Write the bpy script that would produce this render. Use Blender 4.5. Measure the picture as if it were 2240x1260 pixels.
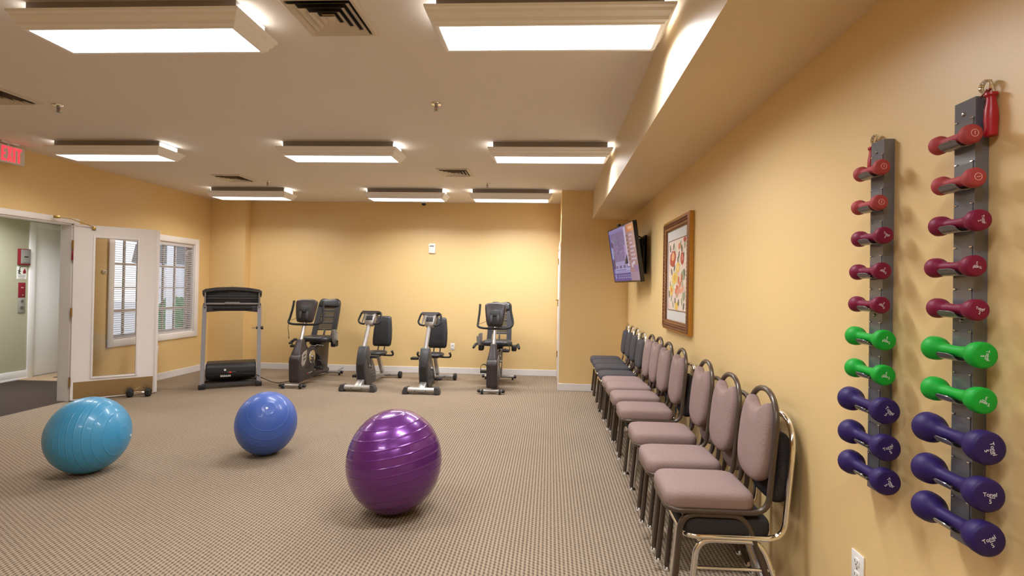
import bpy, bmesh, math, random
from mathutils import Vector, Matrix
random.seed(7)
PI = math.pi
scene = bpy.context.scene
C = scene.collection
for o in list(bpy.data.objects):
    bpy.data.objects.remove(o)

# ------------------------------------------------------------------ camera
cam_d = bpy.data.cameras.new('camera')
cam = bpy.data.objects.new('camera', cam_d)
C.objects.link(cam)
YAW, PITCH, ROLL = .0501, .0079, .0176
fw = Vector((-math.sin(YAW) * math.cos(PITCH), math.cos(YAW) * math.cos(PITCH), math.sin(PITCH)))
r0 = Vector((math.cos(YAW), math.sin(YAW), 0))
u0 = r0.cross(fw)
rt = r0 * math.cos(ROLL) + u0 * math.sin(ROLL)
up = u0 * math.cos(ROLL) - r0 * math.sin(ROLL)
m = Matrix.Identity(4)
for i in range(3):
    m[i][0], m[i][1], m[i][2] = rt[i], up[i], -fw[i]
m[0][3], m[1][3], m[2][3] = -1.141, 0, 1.5
cam.matrix_world = m
cam_d.sensor_width = 36
cam_d.lens = 1100 / 2240 * 36
cam_d.shift_x = -28.05 / 2240
cam_d.shift_y = -8.3 / 2240
cam_d.clip_start = .02
scene.camera = cam

# ------------------------------------------------------------------ world (overcast daylight outside the window)
w = bpy.data.worlds.new('overcast_sky')
scene.world = w
w.use_nodes = True
w.node_tree.nodes['Background'].inputs[0].default_value = (.86, .92, 1, 1)
w.node_tree.nodes['Background'].inputs[1].default_value = 1.5
LAMP = 4.0             # radiance of the fluorescent diffusers
TUBE_W = 29.0          # light thrown down by the tubes behind each diffuser, watts
TUBE_SPREAD = 152.0    # the prismatic lens keeps it off the ceiling, degrees
scene.view_settings.view_transform = 'Standard'
scene.view_settings.look = 'None'
scene.view_settings.exposure = 0
scene.view_settings.gamma = 1
scene.view_settings.use_curve_mapping = False
scene.cycles.use_denoising = True
scene.cycles.max_bounces = 10
scene.cycles.diffuse_bounces = 6
scene.cycles.sample_clamp_indirect = 6
scene.cycles.caustics_reflective = False
scene.cycles.caustics_refractive = False

# ------------------------------------------------------------------ room measures (metres; right wall at x = 0)
H = 2.957            # ceiling
D = 8.642            # far wall
DJ = 7.448           # face of the closet that juts out beside the right wall
XJ = -.988
XS, ZS = -.529, 2.533  # soffit inner face, soffit underside
XL = -7.073          # left wall
DC, XC = 8.474, -6.443  # corner column
YF = -1.6            # wall behind the camera

# ------------------------------------------------------------------ materials
def mat(name, col, rough=.5, metal=0., spec=.5, noise=None, bump=None, coat=0., emit=None, var=.0, alpha=None, trans=0., sheen=0.):
    M = bpy.data.materials.new(name)
    M.use_nodes = True
    nt = M.node_tree
    b = nt.nodes['Principled BSDF']
    b.inputs['Base Color'].default_value = (*col, 1)
    b.inputs['Roughness'].default_value = rough
    b.inputs['Metallic'].default_value = metal
    b.inputs['Specular IOR Level'].default_value = spec
    b.inputs['Coat Weight'].default_value = coat
    b.inputs['Coat Roughness'].default_value = .08
    b.inputs['Transmission Weight'].default_value = trans
    b.inputs['Sheen Weight'].default_value = sheen
    if emit:
        b.inputs['Emission Color'].default_value = (*emit[0], 1)
        b.inputs['Emission Strength'].default_value = emit[1]
    if alpha is not None:
        b.inputs['Alpha'].default_value = alpha
    tc = nt.nodes.new('ShaderNodeTexCoord')
    if var:
        n = nt.nodes.new('ShaderNodeTexNoise')
        n.inputs['Scale'].default_value = noise or 6
        n.inputs['Detail'].default_value = 3
        nt.links.new(tc.outputs['Object'], n.inputs['Vector'])
        mx = nt.nodes.new('ShaderNodeMix')
        mx.data_type = 'RGBA'
        mx.inputs[6].default_value = (*[min(1, c * (1 - var)) for c in col], 1)
        mx.inputs[7].default_value = (*[min(1, c * (1 + var)) for c in col], 1)
        nt.links.new(n.outputs['Fac'], mx.inputs[0])
        nt.links.new(mx.outputs[2], b.inputs['Base Color'])
    if bump:
        n2 = nt.nodes.new('ShaderNodeTexNoise')
        n2.inputs['Scale'].default_value = bump[0]
        n2.inputs['Detail'].default_value = 4
        nt.links.new(tc.outputs['Object'], n2.inputs['Vector'])
        bp = nt.nodes.new('ShaderNodeBump')
        bp.inputs['Strength'].default_value = bump[1]
        bp.inputs['Distance'].default_value = bump[2] if len(bump) > 2 else .002
        nt.links.new(n2.outputs['Fac'], bp.inputs['Height'])
        nt.links.new(bp.outputs['Normal'], b.inputs['Normal'])
    return M

def mathn(nt, op, a, b=None, c=None):
    n = nt.nodes.new('ShaderNodeMath')
    n.operation = op
    for i, v in enumerate((a, b, c)):
        if v is None:
            continue
        if isinstance(v, (int, float)):
            n.inputs[i].default_value = v
        else:
            nt.links.new(v, n.inputs[i])
    return n.outputs[0]

def weave_mat(name, dark, light, px, py, skew, rough=.95, bump=.5, dist=.003, kind='carpet'):
    """ribbed loop pile / woven cloth: ribs along one axis, loops along the other"""
    M = bpy.data.materials.new(name)
    M.use_nodes = True
    nt = M.node_tree
    b = nt.nodes['Principled BSDF']
    b.inputs['Roughness'].default_value = rough
    b.inputs['Specular IOR Level'].default_value = .15
    tc = nt.nodes.new('ShaderNodeTexCoord')
    sp = nt.nodes.new('ShaderNodeSeparateXYZ')
    nt.links.new(tc.outputs['Object'], sp.inputs[0])
    nz = nt.nodes.new('ShaderNodeTexNoise')
    nz.inputs['Scale'].default_value = 60 if kind == 'carpet' else 200
    nz.inputs['Detail'].default_value = 2
    nt.links.new(tc.outputs['Object'], nz.inputs['Vector'])
    wob = mathn(nt, 'MULTIPLY_ADD', nz.outputs['Fac'], 1.1, -.55)
    if kind == 'carpet':
        X, Y = sp.outputs[0], sp.outputs[1]
    else:
        X, Y = mathn(nt, 'ADD', sp.outputs[0], sp.outputs[1]), mathn(nt, 'ADD', sp.outputs[2], sp.outputs[0])
    ux = mathn(nt, 'ADD', mathn(nt, 'MULTIPLY', X, 2 * PI / px), wob)
    vy = mathn(nt, 'ADD', mathn(nt, 'ADD', mathn(nt, 'MULTIPLY', Y, 2 * PI / py), mathn(nt, 'MULTIPLY', X, 2 * PI * skew / px)), wob)
    a = mathn(nt, 'SINE', ux)
    c = mathn(nt, 'SINE', vy)
    v = mathn(nt, 'MULTIPLY_ADD', a, .27 if kind == 'carpet' else .10, .5)
    v = mathn(nt, 'MULTIPLY_ADD', c, .16 if kind == 'carpet' else .08, v)
    v = mathn(nt, 'MULTIPLY_ADD', wob, .42 if kind == 'carpet' else .6, v)
    rp = nt.nodes.new('ShaderNodeValToRGB')
    rp.color_ramp.elements[0].position = .12
    rp.color_ramp.elements[0].color = (*dark, 1)
    rp.color_ramp.elements[1].position = .72
    rp.color_ramp.elements[1].color = (*light, 1)
    nt.links.new(v, rp.inputs[0])
    big = nt.nodes.new('ShaderNodeTexNoise')
    big.inputs['Scale'].default_value = .9
    big.inputs['Detail'].default_value = 4
    nt.links.new(tc.outputs['Object'], big.inputs['Vector'])
    mx = nt.nodes.new('ShaderNodeMix')
    mx.data_type = 'RGBA'
    mx.blend_type = 'MULTIPLY'
    mx.inputs[0].default_value = 1
    nt.links.new(rp.outputs[0], mx.inputs[6])
    k = mathn(nt, 'MULTIPLY_ADD', big.outputs['Fac'], .3, .85)
    cb = nt.nodes.new('ShaderNodeCombineColor')
    for i in range(3):
        nt.links.new(k, cb.inputs[i])
    nt.links.new(cb.outputs[0], mx.inputs[7])
    nt.links.new(mx.outputs[2], b.inputs['Base Color'])
    bp = nt.nodes.new('ShaderNodeBump')
    bp.inputs['Strength'].default_value = bump
    bp.inputs['Distance'].default_value = dist
    nt.links.new(v, bp.inputs['Height'])
    nt.links.new(bp.outputs['Normal'], b.inputs['Normal'])
    return M

def attr_mat(name, rough=.6, emit=0., coat=0.):
    M = bpy.data.materials.new(name)
    M.use_nodes = True
    nt = M.node_tree
    b = nt.nodes['Principled BSDF']
    b.inputs['Roughness'].default_value = rough
    b.inputs['Coat Weight'].default_value = coat
    b.inputs['Coat Roughness'].default_value = .04
    at = nt.nodes.new('ShaderNodeAttribute')
    at.attribute_name = 'print_colour'
    if emit:
        b.inputs['Base Color'].default_value = (.01, .01, .012, 1)
        nt.links.new(at.outputs['Color'], b.inputs['Emission Color'])
        b.inputs['Emission Strength'].default_value = emit
    else:
        nt.links.new(at.outputs['Color'], b.inputs['Base Color'])
    return M

WALL = (.78, .565, .262)
M = dict(
    wall=mat('yellow_wall_paint', WALL, .40, spec=.9, var=.02, noise=1.2, bump=(140, .12, .002)),
    soffit=mat('cream_soffit_paint', (.74, .60, .40), .42, spec=.5, var=.02, noise=1.2, bump=(140, .1, .002)),
    ceil=mat('matt_ceiling_paint', (.81, .755, .70), .85, spec=.2, var=.02, noise=1.5, bump=(90, .1, .002)),
    white=mat('white_satin_paint', (.88, .86, .87), .35, var=.02, noise=5),
    base=mat('white_vinyl_base', (.78, .76, .76), .4, var=.05, noise=4),
    carpet=weave_mat('beige_loop_carpet', (.105, .077, .053), (.355, .276, .198), .0235, .027, .5, kind='carpet'),
    hallcarpet=mat('dark_brown_carpet', (.06, .043, .035), .95, spec=.1, var=.25, noise=60, bump=(200, .5, .004)),
    hallmat=mat('tan_floor_mat', (.42, .30, .19), .9, spec=.1, var=.1, noise=40),
    hallwall=mat('sage_wall_paint', (.42, .40, .29), .6, var=.02, noise=2, bump=(140, .1, .002)),
    lamp=mat('fluorescent_diffuser', (.9, .9, .9), .5, emit=((1, .97, .95), LAMP)),
    leak=mat('lamp_end_glow', (.9, .9, .9), .5, emit=((1, .95, .88), 5.5)),
    crown=mat('cream_fixture_moulding', (.93, .92, .92), .45, var=.02, noise=8),
    housing=mat('fixture_housing', (.30, .28, .27), .5),
    ventm=mat('vent_enamel', (.68, .60, .50), .45),
    black=mat('black_plastic', (.016, .016, .018), .45, var=.2, noise=20),
    blackgloss=mat('black_gloss_plastic', (.012, .012, .014), .18),
    rubber=mat('black_rubber', (.012, .012, .012), .7, bump=(300, .3, .001)),
    vinylblk=mat('black_vinyl_upholstery', (.022, .022, .026), .38, bump=(250, .2, .001)),
    plum=mat('dark_plum_plastic', (.040, .030, .032), .36, bump=(500, .15, .0008)),
    slate=mat('slate_plastic', (.055, .055, .062), .36, bump=(500, .15, .0008)),
    silver=mat('silver_painted_steel', (.44, .42, .41), .35, .55, var=.04, noise=12),
    alu=mat('polished_aluminium', (.72, .72, .74), .2, 1.),
    satin=mat('satin_steel_tube', (.60, .59, .59), .38, .9),
    greypost=mat('grey_painted_post', (.30, .295, .315), .4, .3),
    chrome=mat('chrome', (.85, .84, .82), .09, 1.),
    steel=mat('dull_steel', (.32, .31, .31), .35, 1.),
    brownmetal=mat('brown_enamelled_tube', (.085, .062, .047), .28, .35, spec=.6),
    brass=mat('aged_brass', (.50, .34, .12), .32, 1., var=.15, noise=30),
    kick=mat('brushed_bronze_plate', (.46, .33, .17), .33, .85, var=.05, noise=15),
    pink=weave_mat('dusty_pink_cloth', (.20, .138, .127), (.34, .245, .225), .0035, .0035, .5, bump=.25, dist=.0008, kind='cloth'),
    tan=weave_mat('brown_pink_cloth', (.24, .15, .125), (.37, .25, .21), .0035, .0035, .5, bump=.25, dist=.0008, kind='cloth'),
    charcoal=weave_mat('charcoal_cloth', (.012, .011, .012), (.055, .05, .052), .006, .006, .5, bump=.4, dist=.001, kind='cloth'),
    grey=weave_mat('grey_cloth', (.055, .05, .055), (.095, .088, .094), .003, .003, .5, bump=.25, dist=.0008, kind='cloth'),
    rack=mat('glossy_grey_enamel', (.14, .15, .185), .16, 0, spec=.6, coat=.5, bump=(25, .12, .002)),
    hook=mat('worn_grey_enamel', (.20, .20, .215), .2, .3, bump=(40, .2, .002)),
    red1=mat('dusty_red_vinyl', (.40, .060, .066), .6, spec=.3, var=.1, noise=30),
    red2=mat('crimson_vinyl', (.19, .006, .040), .5, spec=.3, var=.05, noise=30),
    green=mat('green_vinyl', (.004, .36, .030), .5, spec=.3, var=.05, noise=30),
    purple=mat('purple_vinyl', (.022, .009, .10), .5, spec=.3, var=.05, noise=30),
    redgrip=mat('red_rubber_grip', (.42, .006, .018), .35),
    ink=mat('white_ink', (.75, .75, .78), .6),
    pinkink=mat('pale_pink_ink', (.85, .55, .50), .6),
    glass=mat('clear_glass', (1, 1, 1), .0, trans=1., spec=.5),
    blind=mat('white_blind_slat', (.66, .64, .66), .5),
    plate=mat('white_plastic_plate', (.82, .81, .78), .35),
    exitwhite=mat('white_sign_panel', (.66, .62, .60), .5),
    exitred=mat('lit_red_letter', (.8, .02, .03), .5, emit=((1, .035, .06), 1.6)),
    firered=mat('fire_red', (.22, .006, .02), .4),
    grass=mat('pale_pavement', (.55, .56, .60), .9, var=.1, noise=3),
    hedge=mat('hedge_leaves', (.05, .16, .06), .8, var=.4, noise=8),
    pale=mat('pale_siding', (.75, .76, .80), .7, var=.05, noise=2),
    gilt=mat('bronze_gilt_frame', (.30, .145, .075), .35, .7, var=.3, noise=60, bump=(80, .4, .003)),
    gold=mat('gold_edge', (.50, .24, .04), .35, .6, var=.2, noise=30),
    matboard=mat('pale_mat_board', (.62, .60, .57), .8, var=.05, noise=40),
    mesh=mat('brown_mesh_fabric', (.075, .055, .035), .85, alpha=.8, bump=(900, .4, .001)),
    switchred=mat('red_switch', (.5, .01, .01), .4, emit=((1, .05, .03), .3)),
    artprint=attr_mat('art_print', .5, coat=.25),
    screen=attr_mat('lit_tv_screen', .15, emit=.62, coat=.2),
)
for nm in ('glass',):
    M[nm].node_tree.nodes['Principled BSDF'].inputs['IOR'].default_value = 1.45

def ball_mat(name, col, rough, axis, n, coat, metal=0.):
    """vinyl ball: moulded rings about its own axis"""
    Mb = mat(name, col, rough, metal, coat=coat, var=.08, noise=3)
    nt = Mb.node_tree
    b = nt.nodes['Principled BSDF']
    tc = nt.nodes.new('ShaderNodeTexCoord')
    vd = nt.nodes.new('ShaderNodeVectorMath')
    vd.operation = 'DOT_PRODUCT'
    vd.inputs[1].default_value = Vector(axis).normalized()
    nt.links.new(tc.outputs['Object'], vd.inputs[0])
    s = mathn(nt, 'SINE', mathn(nt, 'MULTIPLY', vd.outputs['Value'], n))
    s = mathn(nt, 'POWER', mathn(nt, 'MULTIPLY_ADD', s, .5, .5), 24.)
    bp = nt.nodes.new('ShaderNodeBump')
    bp.inputs['Strength'].default_value = .5
    bp.inputs['Distance'].default_value = .004
    nt.links.new(s, bp.inputs['Height'])
    nt.links.new(bp.outputs['Normal'], b.inputs['Normal'])
    nt.links.new(bp.outputs['Normal'], b.inputs['Coat Normal'])
    return Mb

# ------------------------------------------------------------------ mesh helpers
def link(o, parent=None):
    C.objects.link(o)
    if parent is not None:
        o.parent = parent
    return o

def to_mesh(name, bm, material, smooth=35):
    bmesh.ops.recalc_face_normals(bm, faces=bm.faces[:])
    me = bpy.data.meshes.new(name)
    bm.to_mesh(me)
    bm.free()
    if smooth:
        for p in me.polygons:
            p.use_smooth = True
        me.set_sharp_from_angle(angle=math.radians(smooth))
    if material is not None:
        me.materials.append(M[material] if isinstance(material, str) else material)
    return me

def obj(name, bm, material, parent=None, smooth=35, loc=None):
    o = bpy.data.objects.new(name, to_mesh(name, bm, material, smooth))
    if loc is not None:
        o.location = loc
    return link(o, parent)

def tag(o, label, cat, group=None):
    o['label'] = label
    o['category'] = cat
    if group:
        o['group'] = group
    return o

def thing(name, label, cat, loc=(0, 0, 0), rotz=0, group=None):
    o = bpy.data.objects.new(name, None)
    o.empty_display_size = .05
    link(o)
    o.location = loc
    o.rotation_euler = (0, 0, rotz)
    return tag(o, label, cat, group)

def struct(name, bm, material, smooth=0):
    o = obj(name, bm, material, None, smooth)
    o['kind'] = 'structure'
    return o

def nb():
    return bmesh.new()

def box(bm, x0, x1, y0, y1, z0, z1, bev=0, seg=2, mtx=None):
    t = bmesh.new()
    bmesh.ops.create_cube(t, size=1)
    for v in t.verts:
        v.co = Vector(((x0 + x1) / 2 + v.co.x * (x1 - x0), (y0 + y1) / 2 + v.co.y * (y1 - y0), (z0 + z1) / 2 + v.co.z * (z1 - z0)))
    if bev:
        bmesh.ops.bevel(t, geom=t.edges[:], offset=bev, segments=seg, affect='EDGES', profile=.5)
    return merge(bm, t, mtx)

def merge(bm, t, mtx=None):
    vs = {}
    for v in t.verts:
        vs[v] = bm.verts.new(mtx @ v.co if mtx is not None else v.co)
    for f in t.faces:
        try:
            bm.faces.new([vs[v] for v in f.verts])
        except ValueError:
            pass
    t.free()
    return bm

def rings(bm, R, closed=True, cap0=True, cap1=True):
    """loft: list of rings (each list of Vector)"""
    V = [[bm.verts.new(p) for p in r] for r in R]
    n = len(R[0])
    for a, b in zip(V, V[1:]):
        for i in range(n if closed else n - 1):
            j = (i + 1) % n
            bm.faces.new((a[i], a[j], b[j], b[i]))
    if cap0:
        bm.faces.new(V[0][::-1])
    if cap1:
        bm.faces.new(V[-1])
    return V

def smooth_path(pts, n=6, closed=False):
    """Catmull-Rom through pts"""
    P = [Vector(p) for p in pts]
    out = []
    N = len(P)
    for i in range(N if closed else N - 1):
        if closed:
            p0, p1, p2, p3 = P[i - 1], P[i], P[(i + 1) % N], P[(i + 2) % N]
        else:
            p0, p1, p2, p3 = P[max(i - 1, 0)], P[i], P[i + 1], P[min(i + 2, N - 1)]
        for k in range(n):
            t = k / n
            out.append(.5 * ((2 * p1) + (p2 - p0) * t + (2 * p0 - 5 * p1 + 4 * p2 - p3) * t * t + (3 * p1 - p0 - 3 * p2 + p3) * t ** 3))
    if not closed:
        out.append(P[-1])
    return out

def fillet(pts, r=.05, n=5, closed=False):
    """polyline with rounded corners"""
    P = [Vector(p) for p in pts]
    out = []
    N = len(P)
    for i in range(N):
        if not closed and i in (0, N - 1):
            out.append(P[i])
            continue
        a, b, c = P[i - 1], P[i], P[(i + 1) % N]
        rr = r[i] if isinstance(r, (list, tuple)) else r
        d1 = min(rr, (a - b).length * .49)
        d2 = min(rr, (c - b).length * .49)
        s, e = b + (a - b).normalized() * d1, b + (c - b).normalized() * d2
        for k in range(n + 1):
            t = k / n
            out.append((1 - t) ** 2 * s + 2 * t * (1 - t) * b + t * t * e)
    return out

def tube(bm, pts, r, segs=8, closed=False, prof=None):
    """r: radius, or list of radii; prof: list of 2D offsets instead of a circle"""
    P = [Vector(p) for p in pts]
    N = len(P)
    T = []
    for i in range(N):
        a = P[i - 1] if (i > 0 or closed) else P[i]
        b = P[(i + 1) % N] if (i < N - 1 or closed) else P[i]
        T.append((b - a).normalized())
    t0 = T[0]
    ref = Vector((0, 0, 1)) if abs(t0.z) < .9 else Vector((1, 0, 0))
    nrm = (ref - t0 * ref.dot(t0)).normalized()
    R = []
    for i in range(N):
        if i:
            nrm = (nrm - T[i] * nrm.dot(T[i])).normalized()
        bn = T[i].cross(nrm)
        rad = r[i] if isinstance(r, (list, tuple)) else r
        if prof:
            R.append([P[i] + nrm * a + bn * b for a, b in prof])
        else:
            R.append([P[i] + nrm * rad * math.cos(2 * PI * k / segs) + bn * rad * math.sin(2 * PI * k / segs) for k in range(segs)])
    if closed:
        R.append(R[0])
        V = [[bm.verts.new(p) for p in q] for q in R[:-1]]
        n = len(R[0])
        # best alignment of the last ring with the first
        best = min(range(n), key=lambda s: sum((R[-2][i] - R[0][(i + s) % n]).length for i in range(n)))
        for a, b in zip(V, V[1:]):
            for i in range(n):
                bm.faces.new((a[i], a[(i + 1) % n], b[(i + 1) % n], b[i]))
        a, b = V[-1], V[0]
        for i in range(n):
            bm.faces.new((a[i], a[(i + 1) % n], b[(i + 1 + best) % n], b[(i + best) % n]))
    else:
        rings(bm, R)
    return bm

def cyl(bm, a, b, r, segs=16, bev=0):
    a, b = Vector(a), Vector(b)
    if bev:
        d = (b - a).normalized() * bev
        return tube(bm, [a, a + d, b - d, b], [r - bev, r, r, r - bev], segs)
    return tube(bm, [a, b], r, segs)

def lathe(bm, prof, axis='z', segs=24, origin=(0, 0, 0)):
    o = Vector(origin)
    def pt(r, h, k):
        c, s = r * math.cos(2 * PI * k / segs), r * math.sin(2 * PI * k / segs)
        return o + {'z': Vector((c, s, h)), 'y': Vector((c, h, s)), 'x': Vector((h, c, s))}[axis]
    rings(bm, [[pt(max(r, 1e-5), h, k) for k in range(segs)] for r, h in prof])
    return bm

def prism(bm, pts2, a0, a1, plane='yz', bev=0, seg=2):
    """extrude a 2D outline along the missing axis from a0 to a1"""
    def P3(p, a):
        return {'yz': Vector((a, p[0], p[1])), 'xz': Vector((p[0], a, p[1])), 'xy': Vector((p[0], p[1], a))}[plane]
    t = bmesh.new()
    rings(t, [[P3(p, a0) for p in pts2], [P3(p, a1) for p in pts2]])
    bmesh.ops.recalc_face_normals(t, faces=t.faces[:])
    if bev:
        n = len(pts2)
        bmesh.ops.bevel(t, geom=[e for e in t.edges if e.calc_face_angle(0) > .35], offset=bev, segments=seg, affect='EDGES', profile=.5)
    return merge(bm, t)

def rrect(wx, wy, r, n=6, cx=0, cy=0):
    out = []
    for sx, sy, a0 in ((1, 1, 0), (-1, 1, PI / 2), (-1, -1, PI), (1, -1, 1.5 * PI)):
        for k in range(n + 1):
            a = a0 + PI / 2 * k / n
            out.append((cx + sx * (wx / 2 - r) + r * math.cos(a), cy + sy * (wy / 2 - r) + r * math.sin(a)))
    return out

def pad(bm, out2, layers, to3):
    """cushion from a 2D outline: layers = (scale, height); crown closed by a centre vertex"""
    cx = sum(p[0] for p in out2) / len(out2)
    cy = sum(p[1] for p in out2) / len(out2)
    R = [[to3(cx + (p[0] - cx) * s, cy + (p[1] - cy) * s, h) for p in out2] for s, h in layers]
    rings(bm, R)
    return bm

def text_mesh(body, size, extrude=.0006, align='CENTER'):
    cu = bpy.data.curves.new('lettering', 'FONT')
    cu.body = body
    cu.size = size
    cu.extrude = extrude
    cu.align_x = align
    cu.align_y = 'CENTER'
    cu.resolution_u = 3
    t = bpy.data.objects.new('lettering', cu)
    C.objects.link(t)
    dg = bpy.context.evaluated_depsgraph_get()
    me = bpy.data.meshes.new_from_object(t.evaluated_get(dg))
    bpy.data.objects.remove(t)
    return me

def text_obj(name, body, size, material, parent, mtx, extrude=.0006):
    me = text_mesh(body, size, extrude)
    me.transform(mtx)
    me.materials.clear()
    me.materials.append(M[material])
    o = bpy.data.objects.new(name, me)
    return link(o, parent)

def copy_tree(o, parent=None, loc=None):
    c = o.copy()
    C.objects.link(c)
    c.parent = parent
    if loc is not None:
        c.location = loc
    for ch in list(o.children):
        copy_tree(ch, c)
    return c

# ------------------------------------------------------------------ room shell
TW = .14
b = nb(); box(b, XL - .02, TW, YF - TW, D + TW, -.1, 0); struct('floor', b, 'carpet')
b = nb(); box(b, XL - TW, TW, YF - TW, D + TW, H, H + .1); struct('ceiling', b, 'ceil')
b = nb(); box(b, 0, TW, YF, DJ, 0, H); struct('wall_right', b, 'wall')
b = nb(); box(b, XL - TW, TW, D, D + TW, 0, H); struct('wall_back', b, 'wall')
b = nb(); box(b, XL - TW, TW, YF - TW, YF, 0, H); struct('wall_front', b, 'wall')
b = nb(); box(b, XJ, TW, DJ, D, 0, H); struct('wall_closet', b, 'wall')
b = nb(); box(b, XS, 0, YF, DJ, ZS, H); struct('wall_soffit', b, 'soffit')
b = nb(); box(b, XL, XC, DC, D, 0, H); struct('wall_column', b, 'wall')
# left wall around the doorway and the window
DY0, DY1, DZ = 4.10, 5.955, 2.2
WY0, WY1, WZ0, WZ1 = 6.55, 8.10, .69, 2.13
b = nb()
box(b, XL - TW, XL, YF, DY0, 0, H)
box(b, XL - TW, XL, DY0, DY1, DZ, H)
box(b, XL - TW, XL, DY1, WY0, 0, H)
box(b, XL - TW, XL, WY0, WY1, 0, WZ0)
box(b, XL - TW, XL, WY0, WY1, WZ1, H)
box(b, XL - TW, XL, WY1, D, 0, H)
struct('wall_left', b, 'wall')
# baseboards
BH, BT = .105, .012
def base(name, x0, x1, y0, y1):
    bb = nb(); box(bb, x0, x1, y0, y1, 0, BH, .003, 1); return struct(name, bb, 'base')
base('baseboard_right', -BT, 0, YF, DJ)
base('baseboard_back', XC, XJ, D - BT, D)
base('baseboard_closet', XJ - BT, 0, DJ - BT, DJ)
base('baseboard_column', XL, XC + BT, DC - BT, DC)
base('baseboard_left', XL, XL + BT, 6.06, DC)

# doorway: casing and jambs
b = nb()
for x0, x1 in ((XL, XL + .022), (XL - TW - .022, XL - TW)):
    box(b, x0, x1, DY0 - .08, DY1 + .07, DZ, DZ + .068, .006)
    box(b, x0, x1, DY1, DY1 + .07, 0, DZ, .006)
    box(b, x0, x1, DY0 - .08, DY0, 0, DZ, .006)
box(b, XL - TW, XL, DY1 - .015, DY1, 0, DZ)
box(b, XL - TW, XL, DY0, DY0 + .015, 0, DZ)
box(b, XL - TW, XL, DY0, DY1, DZ - .015, DZ)
struct('trim_1', b, 'white', 30)

# corridor beyond the doorway
HX = -9.05
DG = ((-7.21, 6.25), (-9.45, 8.75))      # invented unseen slanting wall; closes the corridor, leaves the window open to daylight
cor = [(XL - .02, 2.2), (XL - .02, 6.14), DG[0], DG[1], (-9.45, 2.2)]
b = nb(); prism(b, cor, -.1, -.001, 'xy'); struct('floor_corridor', b, 'hallcarpet')
b = nb(); prism(b, [(HX - .02, 7.10), (-8.0, 7.10), (HX - .02, 8.27)], -.001, .008, 'xy'); o = struct('floor_corridor_mat', b, 'hallmat')
cor2 = [(XL - TW, 2.2), (XL - TW, 6.2), DG[0], DG[1], (-9.45, 2.2)]
b = nb(); prism(b, cor2, 2.7, 2.8, 'xy'); struct('ceiling_corridor', b, 'ceil')
b = nb(); box(b, HX - .1, HX, 2.2, 7.33, 0, 2.7); box(b, HX - .1, HX, 7.33, 8.12, 2.30, 2.7); box(b, HX - .1, HX, 8.12, 8.31, 0, 2.7)
struct('wall_corridor', b, 'hallwall')
b = nb(); prism(b, [DG[0], DG[1], (DG[1][0] + .05, DG[1][1] + .07), (DG[0][0] + .0, DG[0][1] + .1)], 0, 2.7, 'xy'); struct('wall_corridor_invented', b, 'hallwall')
b = nb(); box(b, HX - .4, XL - TW, 2.1, 2.2, 0, 2.7); struct('wall_corridor_near', b, 'hallwall')
b = nb(); box(b, HX, HX + .015, 2.2, 7.245, 0, .13, .004); box(b, HX, HX + .022, 2.2, 7.245, .0, .02); struct('baseboard_corridor', b, 'white', 30)
b = nb()
box(b, HX - .09, HX + .02, 7.245, 7.335, 0, 2.38, .006); box(b, HX - .09, HX + .02, 8.12, 8.2, 0, 2.38, .006); box(b, HX - .09, HX + .02, 7.335, 8.12, 2.29, 2.38, .006)
struct('trim_2', b, 'white', 30)
b = nb(); box(b, HX - .075, HX - .035, 7.335, 8.12, .01, 2.29, .003); struct('door_3', b, 'white', 30)

# closet door on the side of the jutting wall (seen edge on)
b = nb(); box(b, XJ - .02, XJ, DJ + .02, DJ + .09, .0, 2.13, .003); box(b, XJ - .02, XJ, D - .1, D - .03, 0, 2.13, .003); box(b, XJ - .02, XJ, DJ + .02, D - .03, 2.13, 2.2, .003)
struct('trim_3', b, 'white', 30)
b = nb(); box(b, XJ - .012, XJ, DJ + .095, D - .105, .01, 2.125, .002); d2 = struct('door_2', b, 'white', 30)
for z in (.42, 1.26, 1.95):
    b = nb(); cyl(b, (XJ - .018, DJ + .92, z - .05), (XJ - .018, DJ + .92, z + .05), .008, 8); box(b, XJ - .016, XJ - .011, DJ + .9, DJ + 1.0, z - .05, z + .05); obj('hinge', b, 'brass', d2)
b = nb(); cyl(b, (XJ - .012, DJ + .2, 1.33), (XJ - .055, DJ + .2, 1.33), .011, 10); tube(b, fillet([(XJ - .055, DJ + .2, 1.33), (XJ - .058, DJ + .32, 1.33)], .01), .008, 8); obj('handle', b, 'brass', d2)

# ------------------------------------------------------------------ window with blind
b = nb()
x0, x1 = XL, XL + .02
box(b, x0, x1, WY0 - .09, WY0, WZ0 - .09, WZ1 + .09, .005); box(b, x0, x1, WY1, WY1 + .09, WZ0 - .09, WZ1 + .09, .005)
box(b, x0, x1, WY0, WY1, WZ1, WZ1 + .09, .005); box(b, x0, x1, WY0, WY1, WZ0 - .09, WZ0, .005)
box(b, XL - TW, XL, WY0 - .001, WY0 + .012, WZ0, WZ1); box(b, XL - TW, XL, WY1 - .012, WY1, WZ0, WZ1)
box(b, XL - TW, XL, WY0, WY1, WZ1 - .012, WZ1); box(b, XL - TW, XL, WY0, WY1, WZ0, WZ0 + .012)
win = struct('window_1', b, 'white', 30)
b = nb()
gx0, gx1 = XL - .13, XL - .10
yy0, yy1, zz0, zz1 = WY0 + .012, WY1 - .012, WZ0 + .012, WZ1 - .012
box(b, gx0, gx1, yy0, yy0 + .04, zz0, zz1); box(b, gx0, gx1, yy1 - .04, yy1, zz0, zz1); box(b, gx0, gx1, yy0, yy1, zz0, zz0 + .045); box(b, gx0, gx1, yy0, yy1, zz1 - .045, zz1)
obj('sash', b, 'white', win, 30)
NCOL, NROW = 6, 4
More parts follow.
